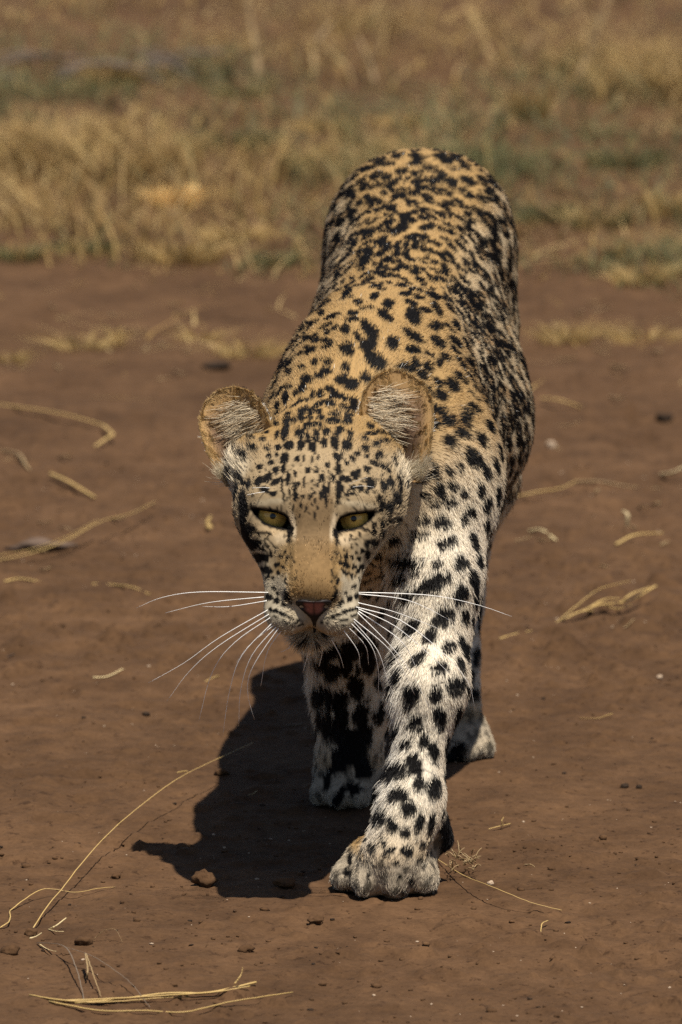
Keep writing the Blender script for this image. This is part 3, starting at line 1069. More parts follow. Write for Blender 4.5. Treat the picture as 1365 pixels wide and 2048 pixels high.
def coat(P, N, W):
    """colour of the coat at points of the skin"""
    n1, n2, n3 = vnoise(P, 210, 3), vnoise(P, 520, 5), fbm(P, 30, 3, 9)
    c = np.tile(TAN, (len(P), 1))
    # pale underparts and legs
    under = sstep(0.36, 0.26, P[:, 2] + 0.02 * n3) * (W[:, 0] + W[:, 6])
    c = mix(c, CREAM, under)
    flank = sstep(0.55, 0.95, np.abs(N[:, 0])) * (W[:, 0] + W[:, 6])
    c = mix(c, CREAM * 0.85, 0.55 * flank)
    c = mix(c, CREAM, 0.9 * (W[:, 3] * sstep(0.43, 0.33, P[:, 2]) + W[:, 4]))
    c = mix(c, TAN * 1.1, 0.55 * (W[:, 3] + W[:, 4]) * sstep(0.35, 0.95, N[:, 0] * np.sign(P[:, 0] + 0.02)))
    c = mix(c, WHITE * 0.97, 0.45 * (W[:, 3] * sstep(0.40, 0.30, P[:, 2]) + W[:, 4]))
    c = mix(c, WHITE, 0.7 * (W[:, 3] + W[:, 4]) * sstep(0.25, 0.9, -N[:, 0] * np.sign(P[:, 0] + 0.02)))
    c = mix(c, CREAM, (W[:, 2] + 0.6 * W[:, 1]) * sstep(0.40, 0.32, P[:, 2]))
    pawc = np.tile(GREY, (len(P), 1)) * (1 + 0.35 * n1 + 0.25 * n2)[:, None]
    c = mix(c, pawc, sstep(0.3, 0.6, W[:, 5] + 0.5 * W[:, 4] * sstep(0.05, 0.04, P[:, 2])) * sstep(0.038, 0.031, P[:, 2]))
    # head
    H = to_head(P)
    x, f, u = H.T
    ax = np.abs(x)
    hc = np.tile(np.array((0.295, 0.185, 0.075)), (len(P), 1))
    hc = mix(hc, CREAM * 0.52, 0.38 * sstep(-75, -30, f) * sstep(60, 20, f))
    # grizzled brown between the eyes, golden bridge of the nose
    fz = (P - EYE0) @ UPV * 1000.0                       # height in the face
    fx = (P - EYE0) @ EX * 1000.0 + fz * 0.02 + 2.5 * n1 + 1.5 * n2
    fz = fz + 5.0 * vnoise(P, 140, 24)
    afx = np.abs(fx)
    hc = mix(hc, np.array((0.175, 0.112, 0.055)), 0.9 * sstep(34, 10, fz) * sstep(-50, -20, fz) * sstep(22, 13, afx))
    hc = mix(hc, GOLD, 0.9 * sstep(-16, -36, fz) * sstep(-78, -68, fz) * sstep(25, 11, afx))
    hc = mix(hc, CREAM * 0.60, 0.80 * sstep(-45, -58, fz) * sstep(19, 25, afx))
    hc = mix(hc, CREAM * 0.62, 0.8 * sstep(-70, -82, fz))
    hc = mix(hc, CREAM * 0.66, sstep(-10, -40, fz) * sstep(28, 45, afx) * 0.55)
    # pale patches round the eyes
    for e, s in zip(EYES, (1, -1)):
        q = (P - e) * 1000.0
        ex, ez = (q @ EX) * s, q @ EZ
        hc = mix(hc, WHITE * np.array((0.78, 0.70, 0.54)), sstep(1, 0, np.sqrt(((ex + 4) / 15) ** 2 + ((ez - 12.5 - 0.12 * ex) / 2.6) ** 2) - 0.5) * 0.45)      # above
        hc = mix(hc, WHITE * np.array((0.80, 0.62, 0.40)), sstep(1, 0, np.sqrt(((ex + 2 + 0.2 * ez) / 13) ** 2 + ((ez + 13.0 + 0.25 * ex) / 3.6) ** 2) - 0.5) * 0.75)   # below
        hc = mix(hc, WHITE * np.array((0.80, 0.67, 0.50)), sstep(1, 0, np.sqrt(((ex - 18.2 + 0.10 * (ez + 8)) / 2.3) ** 2 + ((ez + 8) / 11) ** 2) - 0.5) * 0.75)   # inner corner
        hc = mix(hc, WHITE * np.array((0.78, 0.65, 0.48)), sstep(1, 0, np.sqrt(((ex - 8) / 6) ** 2 + ((ez + 19) / 5) ** 2) - 0.5) * 0.55)
    hc = mix(hc, CREAM * 0.95, 0.85 * sstep(28, 14, np.sqrt((ax - 62) ** 2 + (f + 50) ** 2 + (u - 10) ** 2)))
    hc = mix(hc, hc * 0.45, 0.7 * sstep(2.6, 0.8, np.abs(afx - 20 - 0.05 * (fz + 20))) * sstep(-12, -24, fz) * sstep(-66, -50, fz))
    c = mix(c, hc, W[:, 8])
    # rosette centres, then the spots
    o = OCHRE.evaluate(P, n1, n2)
    c = mix(c, np.tile(OCH, (len(P), 1)), 0.6 * o)
    d = SP.evaluate(P, n1, n2)
    # lips, tear lines and lids
    for e, s in zip(EYES, (1, -1)):
        q = (P - e) * 1000.0
        g = aperture(P, e, s)
        ex, ez = (q @ EX) * s, q @ EZ
        front = (q @ GZ) > 4
        d = np.maximum(d, np.where(front & (np.abs(ex) < 19), sstep(-2.7, -1.4, g), 0))
        d = np.maximum(d, np.where(front, sstep(1.25, 0.8, np.sqrt(((ex - 14.6 + 0.06 * (ez + 16)) / 1.7) ** 2 + ((ez + 16) / 8) ** 2)), 0))
        d = np.maximum(d, np.where(front, sstep(1.25, 0.8, np.sqrt(((ex + 19.5) / 5.0) ** 2 + ((ez - 6.2 + 0.1 * (ex + 19.5)) / 1.0) ** 2)), 0))
    d = np.where(W[:, 8] > 0.5, np.maximum(d, 0), d)
    lip = np.minimum.reduce([sd_cone(P, hl(*a), hl(*b), 0.0017, 0.0017) for a, b in LIPS])
    d = np.maximum(d, sstep(0.0036, 0.0014, lip) * W[:, 8])
    pad = sd_cone(P, LW + (0.020, 0.018, -0.018), LW + (0.028, 0.026, -0.036), 0.013, 0.012)
    d = np.maximum(d, sstep(0.006, 0.0, pad) * sstep(0.02, 0.028, (P - LW)[:, 0]))
    c = c * (1 + 0.16 * vnoise(P, 800, 21) + 0.12 * n3 + W[:, 8] * 0.16 * vnoise(P * np.array((1, 1, 1)), 330, 22))[:, None]
    return c * (1 - d)[:, None] + DARK * d[:, None], d


LIPS = []
for s in (-1, 1):
    LIPS += [((0, 90, -54), (s * 2, 88, -73)), ((s * 2, 88, -73), (s * 14, 84, -77)), ((s * 14, 84, -77), (s * 28, 64, -76)), ((s * 28, 64, -76), (s * 37, 34, -64))]


def fur_material(name, attr='Col', rough=0.35):
    m, nt, out = new_mat(name)
    a = nt.nodes.new('ShaderNodeAttribute')
    a.attribute_name = attr
    h = nt.nodes.new('ShaderNodeBsdfHairPrincipled')
    h.model = 'CHIANG'
    h.parametrization = 'COLOR'
    h.inputs['Roughness'].default_value = rough
    h.inputs['Radial Roughness'].default_value = 0.6
    h.inputs['Random Roughness'].default_value = 0.2
    h.inputs['Coat'].default_value = 0.0
    nt.links.new(a.outputs['Color'], h.inputs['Color'])
    d = nt.nodes.new('ShaderNodeBsdfDiffuse')
    nt.links.new(a.outputs['Color'], d.inputs['Color'])
    mx = nt.nodes.new('ShaderNodeMixShader')
    mx.inputs[0].default_value = FUR_DIFF
    nt.links.new(h.outputs[0], mx.inputs[1])
    nt.links.new(d.outputs[0], mx.inputs[2])
    nt.links.new(mx.outputs[0], out.inputs[0])
    return m


FUR_DIFF = 0.72
SKIN = simple_mat('skin_under_fur', (0.2, 0.12, 0.07), 0.8, 0.1, attr='Col')
FUR = fur_material('fur_hair')

bc, bd = coat(BV, BN, BW)
body = grid_mesh_obj('body', BV, BQ, SKIN)
color_attr(body, 'Col', bc * 0.8)
under_leopard(body)


def hair_object(name, P, N, F, L, C, lift, jit, r0, r1, steps=4, clump=0.18, cell=0.0045, parent=None, mat=None, curl=0.0):
    n = len(P)
    F = unit(F - N * (F * N).sum(1, keepdims=True))
    S = np.cross(N, F)
    wob = np.stack([vnoise(P, 70, 31 + k) for k in range(3)], 1)
    a = wob[:, 0] * 0.22 + RNG.normal(size=n) * jit
    d = F * np.cos(a)[:, None] + S * np.sin(a)[:, None]
    lf = np.clip(lift + 0.18 * wob[:, 1] + RNG.normal(size=n) * 0.12, 0.05, 1.4)
    L = L * np.clip(1 + 0.25 * RNG.normal(size=n) + 0.15 * wob[:, 2], 0.4, 1.7)
    tip = P + (d * np.cos(lf)[:, None] + N * np.sin(lf)[:, None]) * L[:, None]
    key = np.floor(tip / cell).astype(np.int64)
    cc = (key + 0.5 + 0.8 * np.stack([_hash(key[:, 0], key[:, 1], key[:, 2], s) - 0.5 for s in (1, 2, 3)], 1)) * cell
    tip2 = tip + (cc - tip) * (clump * RNG.random(n))[:, None]
    pts = np.zeros((n, steps, 3), dtype=np.float32)
    up = N * (np.sin(lf) * L)[:, None]
    for k in range(steps):
        s = k / (steps - 1)
        base = P - N * 0.0008 + (tip2 - P) * s
        pts[:, k] = base + up * (0.45 * s * (1 - s)) - N * (curl * L * s * s)[:, None]
    hc = bpy.data.hair_curves.new(name)
    hc.add_curves([steps] * n)
    hc.position_data.foreach_set('vector', pts.reshape(-1))
    rad = np.linspace(1, 0, steps) ** 0.8
    rr = (r1 + (r0 - r1) * rad)[None, :] * (0.75 + 0.5 * RNG.random((n, 1)))
    at_ = hc.attributes.get('radius') or hc.attributes.new('radius', 'FLOAT', 'POINT')
    at_.data.foreach_set('value', rr.astype(np.float32).ravel())
    ca = hc.attributes.new('Col', 'FLOAT_COLOR', 'CURVE')
    c4 = np.ones((n, 4), dtype=np.float32)
    c4[:, :3] = C
    ca.data.foreach_set('color', c4.ravel())
    hc.materials.append(mat or FUR)
    o = bpy.data.objects.new(name, hc)
    COL.objects.link(o)
    if parent is not None:
        o.parent = parent
    return o


# fur on the body; thinner where neither the photograph nor a nearby viewpoint looks
facing = BN @ unit(CAM - np.array((0, 0.2, 0.35)))
dens = sstep(-0.75, -0.25, facing) * 0.97 + 0.03
dens *= (0.010 / np.maximum(BLEN, 0.003)) ** 0.8
dens *= np.where(BV[:, 1] > 0.9, 0.4, 1.0)
dens = np.where(BV[:, 2] < 0.002, 0.0, dens)
for e, s in zip(EYES, (1, -1)):
    g = aperture(BV, e, s)
    q = (BV - e) * 1000.0
    dens = np.where(((q @ GZ) > 4) & (g > -1.0), 0.0, dens)
N_FUR = 1050000
t, b = scatter(BV, TRI, dens, N_FUR)
fp = lerp(BV, TRI, t, b)
fnn = unit(lerp(BN, TRI, t, b))
ff = lerp(BF, TRI, t, b)
fw = lerp(BW, TRI, t, b)
fl = lerp(BLEN, TRI, t, b)[:, 0]
fc, fd = coat(fp, fnn, fw)
nz = np.array([hl(*q) for q in ((0, 82, -44), (0, 84, -56))])
keep = ~((sd_cone(fp, nz[0], nz[1], 0.0075, 0.002) < 0) & (fw[:, 8] > 0.5))
for e, s in zip(EYES, (1, -1)):
    q = (fp - e) * 1000.0
    keep &= ~(((q @ GZ) > 3) & (aperture(fp, e, s) > -0.9) & (np.linalg.norm(q, axis=1) < 32))
    fl *= np.where(np.linalg.norm(q, axis=1) < 26, 0.6, 1.0)
lipd = np.minimum.reduce([sd_cone(fp, hl(*a), hl(*b), 0.0017, 0.0017) for a, b in LIPS])
keep &= ~((lipd < 0.0026) & (fw[:, 8] > 0.5))
fl *= np.where((lipd < 0.010) & (fw[:, 8] > 0.5), 0.45, 1.0)
fp, fnn, ff, fw, fl, fc, fd = (a[keep] for a in (fp, fnn, ff, fw, fl, fc, fd))
white_hair = (RNG.random(len(fp)) < 0.002) & (fw[:, 8] < 0.5)
fc[white_hair] = WHITE * 0.8
lift = 0.16 + 0.12 * fw[:, 3] + 0.1 * sstep(0.3, 0.25, fp[:, 2]) * fw[:, 0]
fc = fc * (0.80 + 0.4 * RNG.random((len(fc), 1)))
pepper = (RNG.random(len(fp)) < 0.16) & (fw[:, 8] > 0.5)
fc[pepper] *= 0.45
bridge = (np.abs((fp - EYE0) @ EX) < 0.022) & (fw[:, 8] > 0.5) & (((fp - EYE0) @ UPV) < 0.03)
fc[bridge] *= np.exp(RNG.normal(size=(int(bridge.sum()), 1)) * 0.40 + 0.55 * vnoise(fp[bridge] * np.array((1.6, 1.0, 0.6)), 520, 27)[:, None])
fl[bridge] *= 1.35
fur = hair_object('fur', fp, fnn, ff, fl, fc, lift, 0.16, 0.00024, 0.00006, parent=body, cell=0.0032)

# ------------------------------------------------------------------ the leopard: eyes, nose, ears, whiskers
def eye_material():
    m, nt, out = new_mat('eye')
    a = nt.nodes.new('ShaderNodeAttribute')
    a.attribute_name = 'Col'
    b = nt.nodes.new('ShaderNodeBsdfPrincipled')
    b.inputs['Roughness'].default_value = 0.25
    b.inputs['Coat Weight'].default_value = 1.0
    b.inputs['Specular IOR Level'].default_value = 0.0
    b.inputs['Coat Roughness'].default_value = 0.02
    nt.links.new(a.outputs['Color'], b.inputs['Base Color'])
    nt.links.new(b.outputs[0], out.inputs[0])
    return m


EYE_MAT = eye_material()
for e, s in zip(EYES, (1, -1)):
    n_r, n_a = 40, 64
    gz = unit(GZ + EX * 0.03 * s)
    ex = unit(EX - gz * (EX @ gz))
    ez = np.cross(ex, gz)
    ez = ez if ez[2] > 0 else -ez
    vv, cc = [], []
    for i in range(n_r + 1):
        th = math.pi * (i / n_r) ** 1.5
        for k in range(n_a):
            ph = 2 * math.pi * k / n_a
            rr_ = EYE_R * math.sin(th)
            ax_ = EYE_R * math.cos(th)
            if th < 1.5 and rr_ < 9.6:                     # the cornea bulges over the iris
                ax_ = 7.68 + math.sqrt(121 - rr_ * rr_)
            vv.append(e + 0.001 * (gz * ax_ + (ex * math.cos(ph) + ez * math.sin(ph)) * rr_))
            r = math.sin(th) * EYE_R if th < 1.5 else EYE_R
            ang = ph
            fib = 0.5 + 0.5 * math.sin(ang * 23 + 2 * math.sin(ang * 7))
            iris = np.array((0.98, 0.60, 0.14)) * (0.75 + 0.35 * fib)
            inner = np.array((0.70, 0.46, 0.10)) * (0.8 + 0.3 * fib)
            col = np.array((0.010, 0.008, 0.007))                       # dark rim of the ball
            if r < 12.4:
                t_ = min(1, max(0, (r - 2.9) / 6.0))
                col = inner * (1 - t_) + iris * t_
                if r > 11.2:
                    col = col * (1 - (r - 11.2) / 1.2 * 0.9)
            if r < 2.9:
                col = np.array((0.002, 0.002, 0.002))
            cc.append(col)
    ff_ = []
    for i in range(n_r):
        for k in range(n_a):
            k2 = (k + 1) % n_a
            ff_.append((i * n_a + k, (i + 1) * n_a + k, (i + 1) * n_a + k2, i * n_a + k2))
    eo = grid_mesh_obj('eye', np.array(vv), np.array(ff_), EYE_MAT)
    color_attr(eo, 'Col', np.array(cc))
    under_leopard(eo)

# nose leather: a heart-shaped pad with a groove and nostrils running down to the lips
NP = [(2.4, 9.0), (1.2, 14.5), (-0.8, 16.6), (-3, 16.4), (-6, 13.6), (-9, 9.8), (-12, 6.2), (-15, 3.4), (-18, 2.1), (-22, 1.6), (-27, 1.5)]
nose_c = (628.0, 1202.0)
rows_z = np.linspace(2.4, -27, 34)
cols_s = np.linspace(-1, 1, 29)
nv, nc = [], []
pz = np.array([q[0] for q in NP])[::-1]
pw = np.array([q[1] for q in NP])[::-1]
pxmm = 16520.0 / 7020.0
for z in rows_z:
    w = np.interp(z, pz, pw)
    for s in cols_s:
        xx = s * w
        zz = z - (2.2 * math.exp(-(xx / 4.5) ** 2) if z > 0 else 0)
        u_, v_ = nose_c[0] + xx * pxmm - (zz * 0.03) * pxmm, nose_c[1] - zz * pxmm
        hit, nrm, fi, dist = body_bvh.ray_cast(Vector(CAM), Vector(ray(u_, v_)), 20)
        p = np.array(hit)
        edge = max(0.0, 1 - abs(s) ** 2.5)
        fade = sstep(-20, -12, z)
        pr = -1.2 + (4.6 * fade + 2.2 * (1 - fade)) * edge ** 0.6 * sstep(2.6, -0.5, z)
        nost = math.exp(-(((abs(xx) - 9.8) / 3.0) ** 2 + ((z + 4.8 - 0.25 * (abs(xx) - 9.8)) / 1.9) ** 2))
        groove = math.exp(-(xx / 0.9) ** 2) * 0.9
        pr -= 3.0 * nost + groove
        nv.append(p + GZ * pr * 0.001)
        pink = (1 - nost) * sstep(10.5, 6.5, abs(xx) + max(0, -z - 6) * 0.9) * sstep(-0.5, -3.0, z) * sstep(-13, -8, z) * (1 - 0.7 * groove)
        col = np.array((0.012, 0.009, 0.009)) * (1 - pink) + np.array((0.27, 0.105, 0.082)) * pink
        nc.append(col * (0.85 + 0.3 * random.random()))
nw = len(cols_s)
nf = [(i * nw + k, (i + 1) * nw + k, (i + 1) * nw + k + 1, i * nw + k + 1) for i in range(len(rows_z) - 1) for k in range(nw - 1)]
nose = grid_mesh_obj('nose', np.array(nv), np.array(nf), simple_mat('nose_leather', (0.1, 0.05, 0.04), 0.5, 0.22, attr='Col'))
color_attr(nose, 'Col', np.array(nc))
under_leopard(nose)

# ears: cupped, rounded, opening forwards and a little outwards
EAR_SKIN = simple_mat('ear_skin', (0.10, 0.055, 0.035), 0.7, 0.2, attr='Col')


def make_ear(base, tip, depth_y, half_w, side):
    B = at(*base, depth_y)
    T = at(*tip, depth_y + 0.026)
    A = T - B
    Ln = np.linalg.norm(A)
    A = A / Ln
    Nn = unit(GZ + RIGHT * side * 0.25)
    Nn = unit(Nn - A * (Nn @ A))
    Wd = unit(np.cross(A, Nn))                        # across the ear; made to point outwards
    if (Wd @ RIGHT) * side < 0:
        Wd = -Wd
    ns, nt_ = 33, 33
    S = np.linspace(-1, 1, ns)
    Tt = np.linspace(-0.16, 1, nt_)
    front, back, st = [], [], []
    for t_ in Tt:
        if t_ > 0.40:
            w = math.sqrt(max(0.0, 1 - ((t_ - 0.40) / 0.605) ** 2.3))
        else:
            w = 0.80 + 0.20 * math.cos((0.40 - t_) / 0.7 * 1.57)
        for s_ in S:
            sk = s_ + 0.10 * (1 - t_) * (1 - s_ * s_)
            cup = 0.013 * (1 - abs(s_) ** 2.2) * (1 - max(t_, 0) ** 2.0) * (1.0 if t_ > 0 else 1 + t_ * 1.2)
            cup += 0.012 * math.exp(-(((s_ - 0.25) / 0.42) ** 2 + ((t_ - 0.14) / 0.16) ** 2))
            curl = 0.004 * max(0.0, s_) ** 3 * (1 - max(t_, 0))
            p = B + A * Ln * t_ + Wd * half_w * w * sk - Nn * (cup - curl)
            p = p - Nn * 0.006 * max(t_, 0) ** 2
            front.append(p)
            back.append(p - Nn * (0.0012 + 0.0035 * (1 - abs(s_) ** 4) * (1 - max(t_, 0) ** 4)))
            st.append((s_, t_))
    front, back = np.array(front), np.array(back)
    n = len(front)
    F = []
    for i in range(nt_ - 1):
        for k in range(ns - 1):
            a, b_, c, d = i * ns + k, i * ns + k + 1, (i + 1) * ns + k + 1, (i + 1) * ns + k
            F.append((a, b_, c, d))
            F.append((n + d, n + c, n + b_, n + a))
    rim = [i * ns for i in range(nt_)] + [(nt_ - 1) * ns + k for k in range(1, ns)] + [i * ns + ns - 1 for i in range(nt_ - 2, -1, -1)]
    for a, b_ in zip(rim[:-1], rim[1:]):
        F.append((a, b_, n + b_, n + a)[::-1])
    VV = np.vstack((front, back))
    F = np.array(F)
    st = np.array(st)
    if (np.cross(VV[F[0][1]] - VV[F[0][0]], VV[F[0][2]] - VV[F[0][0]]) @ Nn) < 0:
        F = F[:, ::-1]
    colf = np.tile(np.array((0.16, 0.095, 0.055)), (n, 1))
    rimw = sstep(0.62, 0.92, np.maximum(np.abs(st[:, 0]), st[:, 1]))
    colf = colf * (1 - rimw[:, None]) + np.array((0.34, 0.21, 0.09)) * rimw[:, None]
    pit = np.exp(-(((st[:, 0] - 0.25) / 0.5) ** 2 + ((st[:, 1] - 0.14) / 0.2) ** 2))[:, None]  # ear hollow: dark canal skin, with the shade of the cup painted in
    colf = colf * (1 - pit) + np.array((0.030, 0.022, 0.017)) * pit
    colb = np.tile(np.array((0.02, 0.016, 0.013)), (n, 1))
    o = grid_mesh_obj('ear', VV, F, EAR_SKIN)
    color_attr(o, 'Col', np.vstack((colf, colb)))
    under_leopard(o)
    # hair of the ear
    T3 = np.concatenate((F[:, (0, 1, 2)], F[:, (0, 2, 3)]))
    NV = vert_normals(VV, F)
    st2 = np.vstack((st, st))
    isf = np.concatenate((np.ones(n), np.zeros(n)))
    # short velvet over rim and back
    d = np.where(isf > 0, 1.0 + rimw[np.arange(2 * n) % n] * 0.8, 0.5 * (np.maximum(np.abs(st2[:, 0]), st2[:, 1]) < 0.85)) * (st2[:, 1] > -0.2) * np.where(isf > 0, 1 - 0.9 * np.exp(-(((st2[:, 0] - 0.25) / 0.45) ** 2 + ((st2[:, 1] - 0.14) / 0.18) ** 2)), 1)
    t_, b_ = scatter(VV, T3, d, 42000)
    P, N_ = lerp(VV, T3, t_, b_), unit(lerp(NV, T3, t_, b_))
    q = lerp(st2, T3, t_, b_)
    fr = lerp(isf, T3, t_, b_)[:, 0]
    flow = A + Wd * (q[:, 0:1] * 0.8)
    cr = np.where(np.maximum(np.abs(q[:, 0:1]), q[:, 1:2]) > 0.78, np.array((0.46, 0.31, 0.14)), np.array((0.24, 0.155, 0.075))) * (0.8 + 0.4 * RNG.random((len(P), 1)))
    ck = np.where(((q[:, 1] > 0.35) & (q[:, 1] < 0.6))[:, None], WHITE * 0.8, DARK * 1.5)
    C = np.where(fr[:, None] > 0.5, cr, ck)
    P1, N1, F1, L1, C1, lf1 = P, N_, flow, np.full(len(P), 0.0030), C, np.full(len(P), 0.25)
    # long pale hair from the inner edge and the base, swept outwards across the cup
    dd = np.where(isf > 0, sstep(0.25, -0.6, st2[:, 0] - 0.2 * st2[:, 1]) * sstep(0.82, 0.60, st2[:, 1]) * sstep(-0.92, -0.70, st2[:, 0]) * (0.25 + 1.0 * sstep(0.28, 0.42, st2[:, 1])), 0)
    t_, b_ = scatter(VV, T3, dd, 1250)
    P, N_ = lerp(VV, T3, t_, b_), unit(lerp(NV, T3, t_, b_))
    q = lerp(st2, T3, t_, b_)
    flow = Wd + A * (0.55 * (q[:, 1:2] - 0.35)) + A * (0.15 * vnoise(P, 120, 41))[:, None]
    pale = WHITE * np.array((1.0, 0.88, 0.68)) * 0.85 * (0.55 + 0.6 * RNG.random((len(P), 1)))
    brown = np.array((0.30, 0.19, 0.09))
    C = np.where(RNG.random((len(P), 1)) < 0.22, brown, pale)
    L = 0.010 + 0.008 * RNG.random(len(P))
    # soft tuft at the foot of the ear
    df = np.where(isf > 0, sstep(0.03, -0.10, st2[:, 1]), 0)
    t_, b_ = scatter(VV, T3, df, 1800)
    P2, N2 = lerp(VV, T3, t_, b_), unit(lerp(NV, T3, t_, b_))
    flow2 = Wd * 0.8 + A * 0.35 + Wd * (0.2 * vnoise(P2, 90, 43))[:, None]
    C2 = CREAM * 0.85 * (0.6 + 0.5 * RNG.random((len(P2), 1)))
    L2 = 0.011 + 0.006 * RNG.random(len(P2))
    hair_object('ear_fur', np.vstack((P1, P, P2)), np.vstack((N1, N_, N2)), np.vstack((F1, flow, flow2)), np.concatenate((L1, L, L2)),
                np.vstack((C1, C, C2)), np.concatenate((lf1, np.full(len(P), 0.30), np.full(len(P2), 0.35))), 0.22, 0.00022, 0.00006, steps=5, clump=0.5, cell=0.006, parent=o)
    return o


make_ear((500, 925), (438, 780), 0.045, 0.0305, -1)
make_ear((780, 925), (806, 742), 0.045, 0.0335, 1)

# whiskers
WHISK = simple_mat('whisker', (0.92, 0.90, 0.86), 0.35, 0.5)
WL = '''525,1187 400,1184 325,1195 273,1216|512,1196 420,1205 330,1226|522,1203 460,1213 405,1213|529,1217 440,1275 370,1325 297,1366|533,1224 440,1290 380,1342 334,1403
536,1230 470,1285 425,1345 397,1446|534,1243 485,1310 460,1380 446,1471|553,1243 520,1310 498,1355 497,1395 509,1438|545,1247 505,1310 482,1380 478,1452|562,1246 537,1300 522,1372|548,1240 500,1290 470,1330
735,1187 800,1187 880,1193 960,1211 1024,1233|736,1190 800,1197 850,1214 905,1243|732,1207 790,1224 880,1258|733,1219 790,1252 860,1310 905,1352|733,1223 800,1280 830,1330 846,1376|730,1224 780,1290 822,1345 862,1420
720,1238 755,1300 775,1360 791,1392|712,1240 742,1290 757,1340 757,1386|697,1252 715,1300 721,1336|726,1215 800,1240 880,1300 935,1362 951,1421|704,1246 730,1290 738,1330|716,1232 770,1290 800,1330 830,1390
620,1286 616,1310 606,1345|645,1288 644,1310 638,1334|664,1280 680,1310 688,1336|600,1270 580,1295 560,1305'''
for grp in WL.replace('\n', '|').split('|'):
    pts = [tuple(float(q) for q in w.split(',')) for w in grp.split()]
    if pts[0][1] < 1262:                              # rooted in the whisker pad
        pts[0] = (pts[0][0] + (16 if pts[0][0] < 628 else -18), pts[0][1] - 2)
    hit, nrm, fi, dist = body_bvh.ray_cast(Vector(CAM), Vector(ray(*pts[0])), 20)
    if hit is None or hit[1] > 0.05:
        y0 = at(0, 0, -0.06)[1]
    else:
        y0 = hit[1]
    n = len(pts)
    P3 = [at(u_, v_, y0 + 0.003 + (0.030 if grp.startswith(('7', '5')) else 0.02) * (i / (n - 1)) ** 1.3) for i, (u_, v_) in enumerate(pts)]
    P3 = bez(P3, 15)
    V_, F_ = tube(P3, np.linspace(0.00044, 0.00012, len(P3)), 5)
    under_leopard(mesh_obj('whisker', V_, F_, WHISK))
for pts in (((548, 982), (520, 985), (494, 990)), ((552, 978), (528, 975), (505, 976)), ((693, 972), (712, 962), (735, 955)), ((698, 976), (722, 972), (748, 974))):
    P3 = bez([at(u_, v_, (-0.028 if u_ < 765 else 0.0) - 0.01 * i) for i, (u_, v_) in enumerate(pts)], 9)
    V_, F_ = tube(P3, np.linspace(0.00028, 0.00010, len(P3)), 4)
    under_leopard(mesh_obj('whisker', V_, F_, WHISK))
tag(leopard, 'spotted leopard stalking straight towards the viewer with lowered head and one forepaw forward', 'leopard')

# ------------------------------------------------------------------ straw, clods and grass
gh1 = lambda x, y: float(ground_height(np.array([x]), np.array([y]))[0])


def soil_point(u_, v_, lift=0.0):
    p = on_ground(u_, v_, lift)
    p[2] = gh1(p[0], p[1]) + lift
    return p


STRAW = {}
for key, c in (('gold', (0.42, 0.285, 0.105)), ('pale', (0.46, 0.36, 0.20)), ('dull', (0.27, 0.185, 0.09)), ('grey', (0.16, 0.12, 0.085)), ('dark', (0.055, 0.036, 0.024)), ('bright', (0.60, 0.47, 0.25))):
    STRAW[key] = simple_mat('straw_' + key, c, 0.55, 0.35, vary=0.25, scale=90)


def straw_mesh(pts, r0, r1, lifts=None, flat=0.55, n=14, rng=random):
    r0, r1 = r0 * 0.58, r1 * 0.58
    P = [soil_point(u_, v_, (lifts[i] if lifts else 0.0) + max(r0, 0.0008) * 0.6) for i, (u_, v_) in enumerate(pts)]
    P = bez(P, 36)
    P[1:-1] += np.array([[rng.gauss(0, 0.00015), rng.gauss(0, 0.0003), 0] for _ in P[1:-1]])
    V_, F_ = tube(P, np.linspace(r0, r1, len(P)) * 1.2, 6, flat=0.45)
    return V_, F_


def parse(s):
    return [tuple(float(q) for q in w.split(',')) for w in s.split()]


def straw(label, path, mat='gold', r0=0.0011, r1=0.0005, lifts=None, name='straw', cat='straw', extra=()):
    """one stalk; the extra paths are its side shoots and join it in one thing"""
    far = 1.7 if np.mean([q[1] for q in parse(path)]) < 1280 else 1.0
    r0, r1 = r0 * far, r1 * far
    V_, F_ = straw_mesh(parse(path), r0, r1, lifts)
    o = mesh_obj(name, V_, F_, STRAW[mat])
    for e in extra:
        pth, ra, rb, lf = e
        v2, f2 = straw_mesh(parse(pth), ra * far, rb * far, lf)
        part = mesh_obj('side_shoot', v2, f2, STRAW[mat], o)
    return tag(o, label, cat, 'loose straws on the bare soil')


straw('long thin yellow grass stalk arching over the soil left of the shadow', '67,1855 95,1810 130,1760 190,1690 255,1625 350,1560 440,1515 508,1484', 'gold', 0.0009, 0.0005, (0, .006, .012, .02, .028, .032, .028, .022))
straw('pale bent straw curling at the left edge below the arching stalk', '20,1812 50,1790 90,1768 150,1772 195,1770 230,1768', 'gold', 0.0010, 0.0006, (0, .004, .008, .006, .003, 0))
straw('short hooked straw at the very left edge beside the bent straw', '-4,1852 10,1842 20,1828 20,1812', 'gold', 0.0012, 0.0008, (0, .003, .004, .002))
straw('thick golden straw lying level at the bottom left, upper one of the pair', '60,1988 120,1997 200,1994 330,1982 420,1976 512,1967', 'gold', 0.0024, 0.0036, (0, .002, .003, .003, .003, .002),
      extra=(('110,2000 220,1990 340,1985 430,1974 500,1972', 0.0026, 0.0018, (0, .004, .005, .005, .003)), ('150,2004 240,1997 330,1991 380,1988', 0.0020, 0.0012, (0, .002, .003, .002)), ('470,1974 482,1955 486,1938', 0.0012, 0.0004, (.003, .01, .016))))
straw('golden straw sagging below the thick pair at the bottom left', '100,2002 200,2016 290,2019 370,2020 450,2002 520,1993 586,1980', 'gold', 0.0026, 0.0014, (0, .002, .002, .003, .003, .003, .002))
